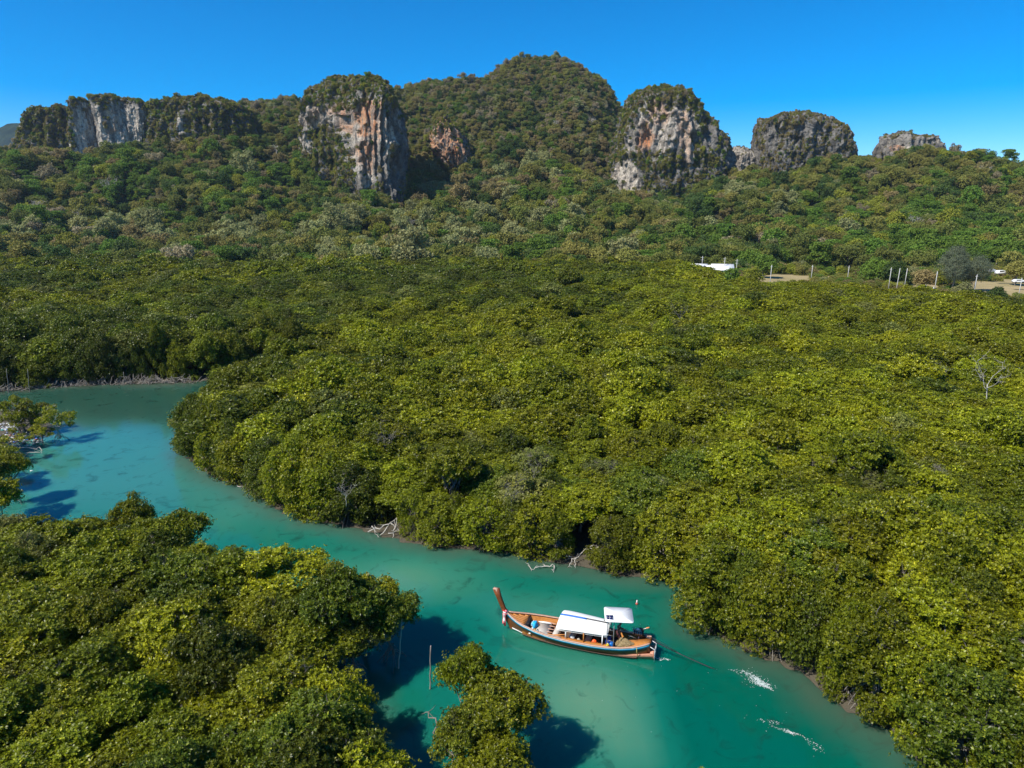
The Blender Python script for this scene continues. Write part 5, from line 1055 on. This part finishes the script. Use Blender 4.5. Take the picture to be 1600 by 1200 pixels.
special('forest_tree', 'yellow green tree between the brown bushes and the feathery tree', 1478, 417, 274, 4.5, 0, 1300, .5, M['f_yellow'], 36, 0, 10); special('forest_tree', 'broad brown bush in the gap behind the posts', 1448, 420, 272, 5.4, 0, 1300, .6, M['f_brown'], 37, 0, 12, .6)
special('forest_tree', 'dark rounded tree behind the three close poles', 1402, 409, 288, 7, 0, 2000, .7, M['f_deep'], 38, 0, 14); special('forest_tree', 'green tree beside the dark rounded tree', 1370, 402, 296, 8, 0, 2200, .7, M['f_green'], 39, 0, 14); special('forest_tree', 'rounded green tree above the parked van near the border', 1592, 408, 285, 5, 0, 1400, .7, M['f_olive'], 40, 0, 12)
special('forest_tree', 'grey green bush at the foot of the feathery tree', 1508, 442, 238, 3.4, 0, 900, .5, M['f_pale'], 41, 0, 10); special('forest_tree', 'dark low bush beside the sandy track', 1560, 449, 226, 3.4, 0, 900, .5, M['f_deep'], 42, 0, 12)
# scrub on the plain between mangroves and hill foot
P = hexgrid(75, 330, 194, 352, 3.4, RNG); px, py = proj(P[:, 0], P[:, 1], 0*P[:, 0]+2.5)
dn = fbm(P[:, 0]/14, P[:, 1]/14, 7, 3); lim = np.interp(px, [1180, 1260, 1400, 1600, 1800], [240, 232, 212, 198, 190])
clear = np.zeros(len(P), bool)
for (a, b, rx, ry) in ((1222, 431, 48, 10), (1295, 417, 22, 6), (1565, 446, 66, 13), (1440, 442, 28, 7)): clear |= np.hypot((px-a)/rx, (py-b)/ry) < 1
ok = (px > 1130) & (px < 1730) & (P[:, 1] > lim+2) & ~clear & (dn > -.12); P, px, py = P[ok], px[ok], py[ok]
kk = np.array([3, 4, 2, 5, 1, 3, 2, 6])[((fbm(P[:, 0]/10, P[:, 1]/10, 3, 3)*9+RNG.normal(size=len(P))*1.2+4).astype(int)) % 8]; sc = .30+RNG.random(len(P))*.26+.55*smooth(P[:, 1], 300, 350)
scatter('scrub', FT, np.stack([P[:, 0], P[:, 1], -.8*sc*3], -1), RNG.random(len(P))*6.28, np.stack([sc, sc, sc], -1), kk*2+RNG.integers(0, 2, len(P)), 'yellowish scrub between the mangroves and the road')
# leafless pale trees on the slopes
HV3 = HV.reshape(HR, HC, 3)
hpx, hpy = proj(HV3[..., 0], HV3[..., 1], HV3[..., 2]+4)
for k, (px, py, s, lab) in enumerate(((172, 300, 1.7, 'large pale leafless tree on the slope under the rock pillars'), (140, 278, 1.1, 'leafless tree above the large pale one'), (62, 330, 1.3, 'leafless brownish tree on the slope near the border'), (118, 338, 1.1, 'leafless brownish tree right of its twin near the border'), (560, 310, 1.9, 'spreading white leafless tree below the orange streaked bluff'), (575, 385, 1.2, 'white trunked bare tree at the hill foot under the bluff'), (552, 388, 1.0, 'smaller white trunked bare tree beside its neighbour at the hill foot'),
      (500, 352, 1.2, 'greyish leafless crown on the lower slope under the bluff'), (1328, 352, 1.4, 'grey leafless tree in the middle of the slope under the flat topped tower'), (1432, 357, 1.3, 'brown leafless tree on the slope below the small crag'), (1085, 330, 1.6, 'wide leafless tree below the domed tower'), (1050, 338, 1.2, 'leafless tree left of the wide one below the dome'), (1540, 268, 1.0, 'bare tree on the skyline near the border'), (1462, 262, .7, 'tiny bare tree on the crest beside the crag'), (870, 195, 1.1, 'pale bare tree high on the main mountain'), (925, 190, 1.2, 'second pale bare tree high on the main mountain'), (730, 158, 1.1, 'bare tree under the ridge between bluff and summit'), (430, 238, 1.2, 'grey bare tree beside the foot of the bluff'), (335, 240, .9, 'small grey bare tree below the scrub covered hill'), (640, 350, 1.1, 'grey bare tree in the woods under the shadowed gully'))):
    d = (hpx-px)**2+(hpy-py)**2+(HV3[..., 1] > 960)*1e6; i_, j_ = np.unravel_index(d.argmin(), d.shape); p = HV3[i_, j_]
    t = thing('bare_tree', lab, 'tree', tuple(p-np.array([0, 0, .5])), k*1.7, 'leafless trees on the slopes', (s,)*3); obj('branches', BARE[k % 4], t)
# earth patches on the right hand slope
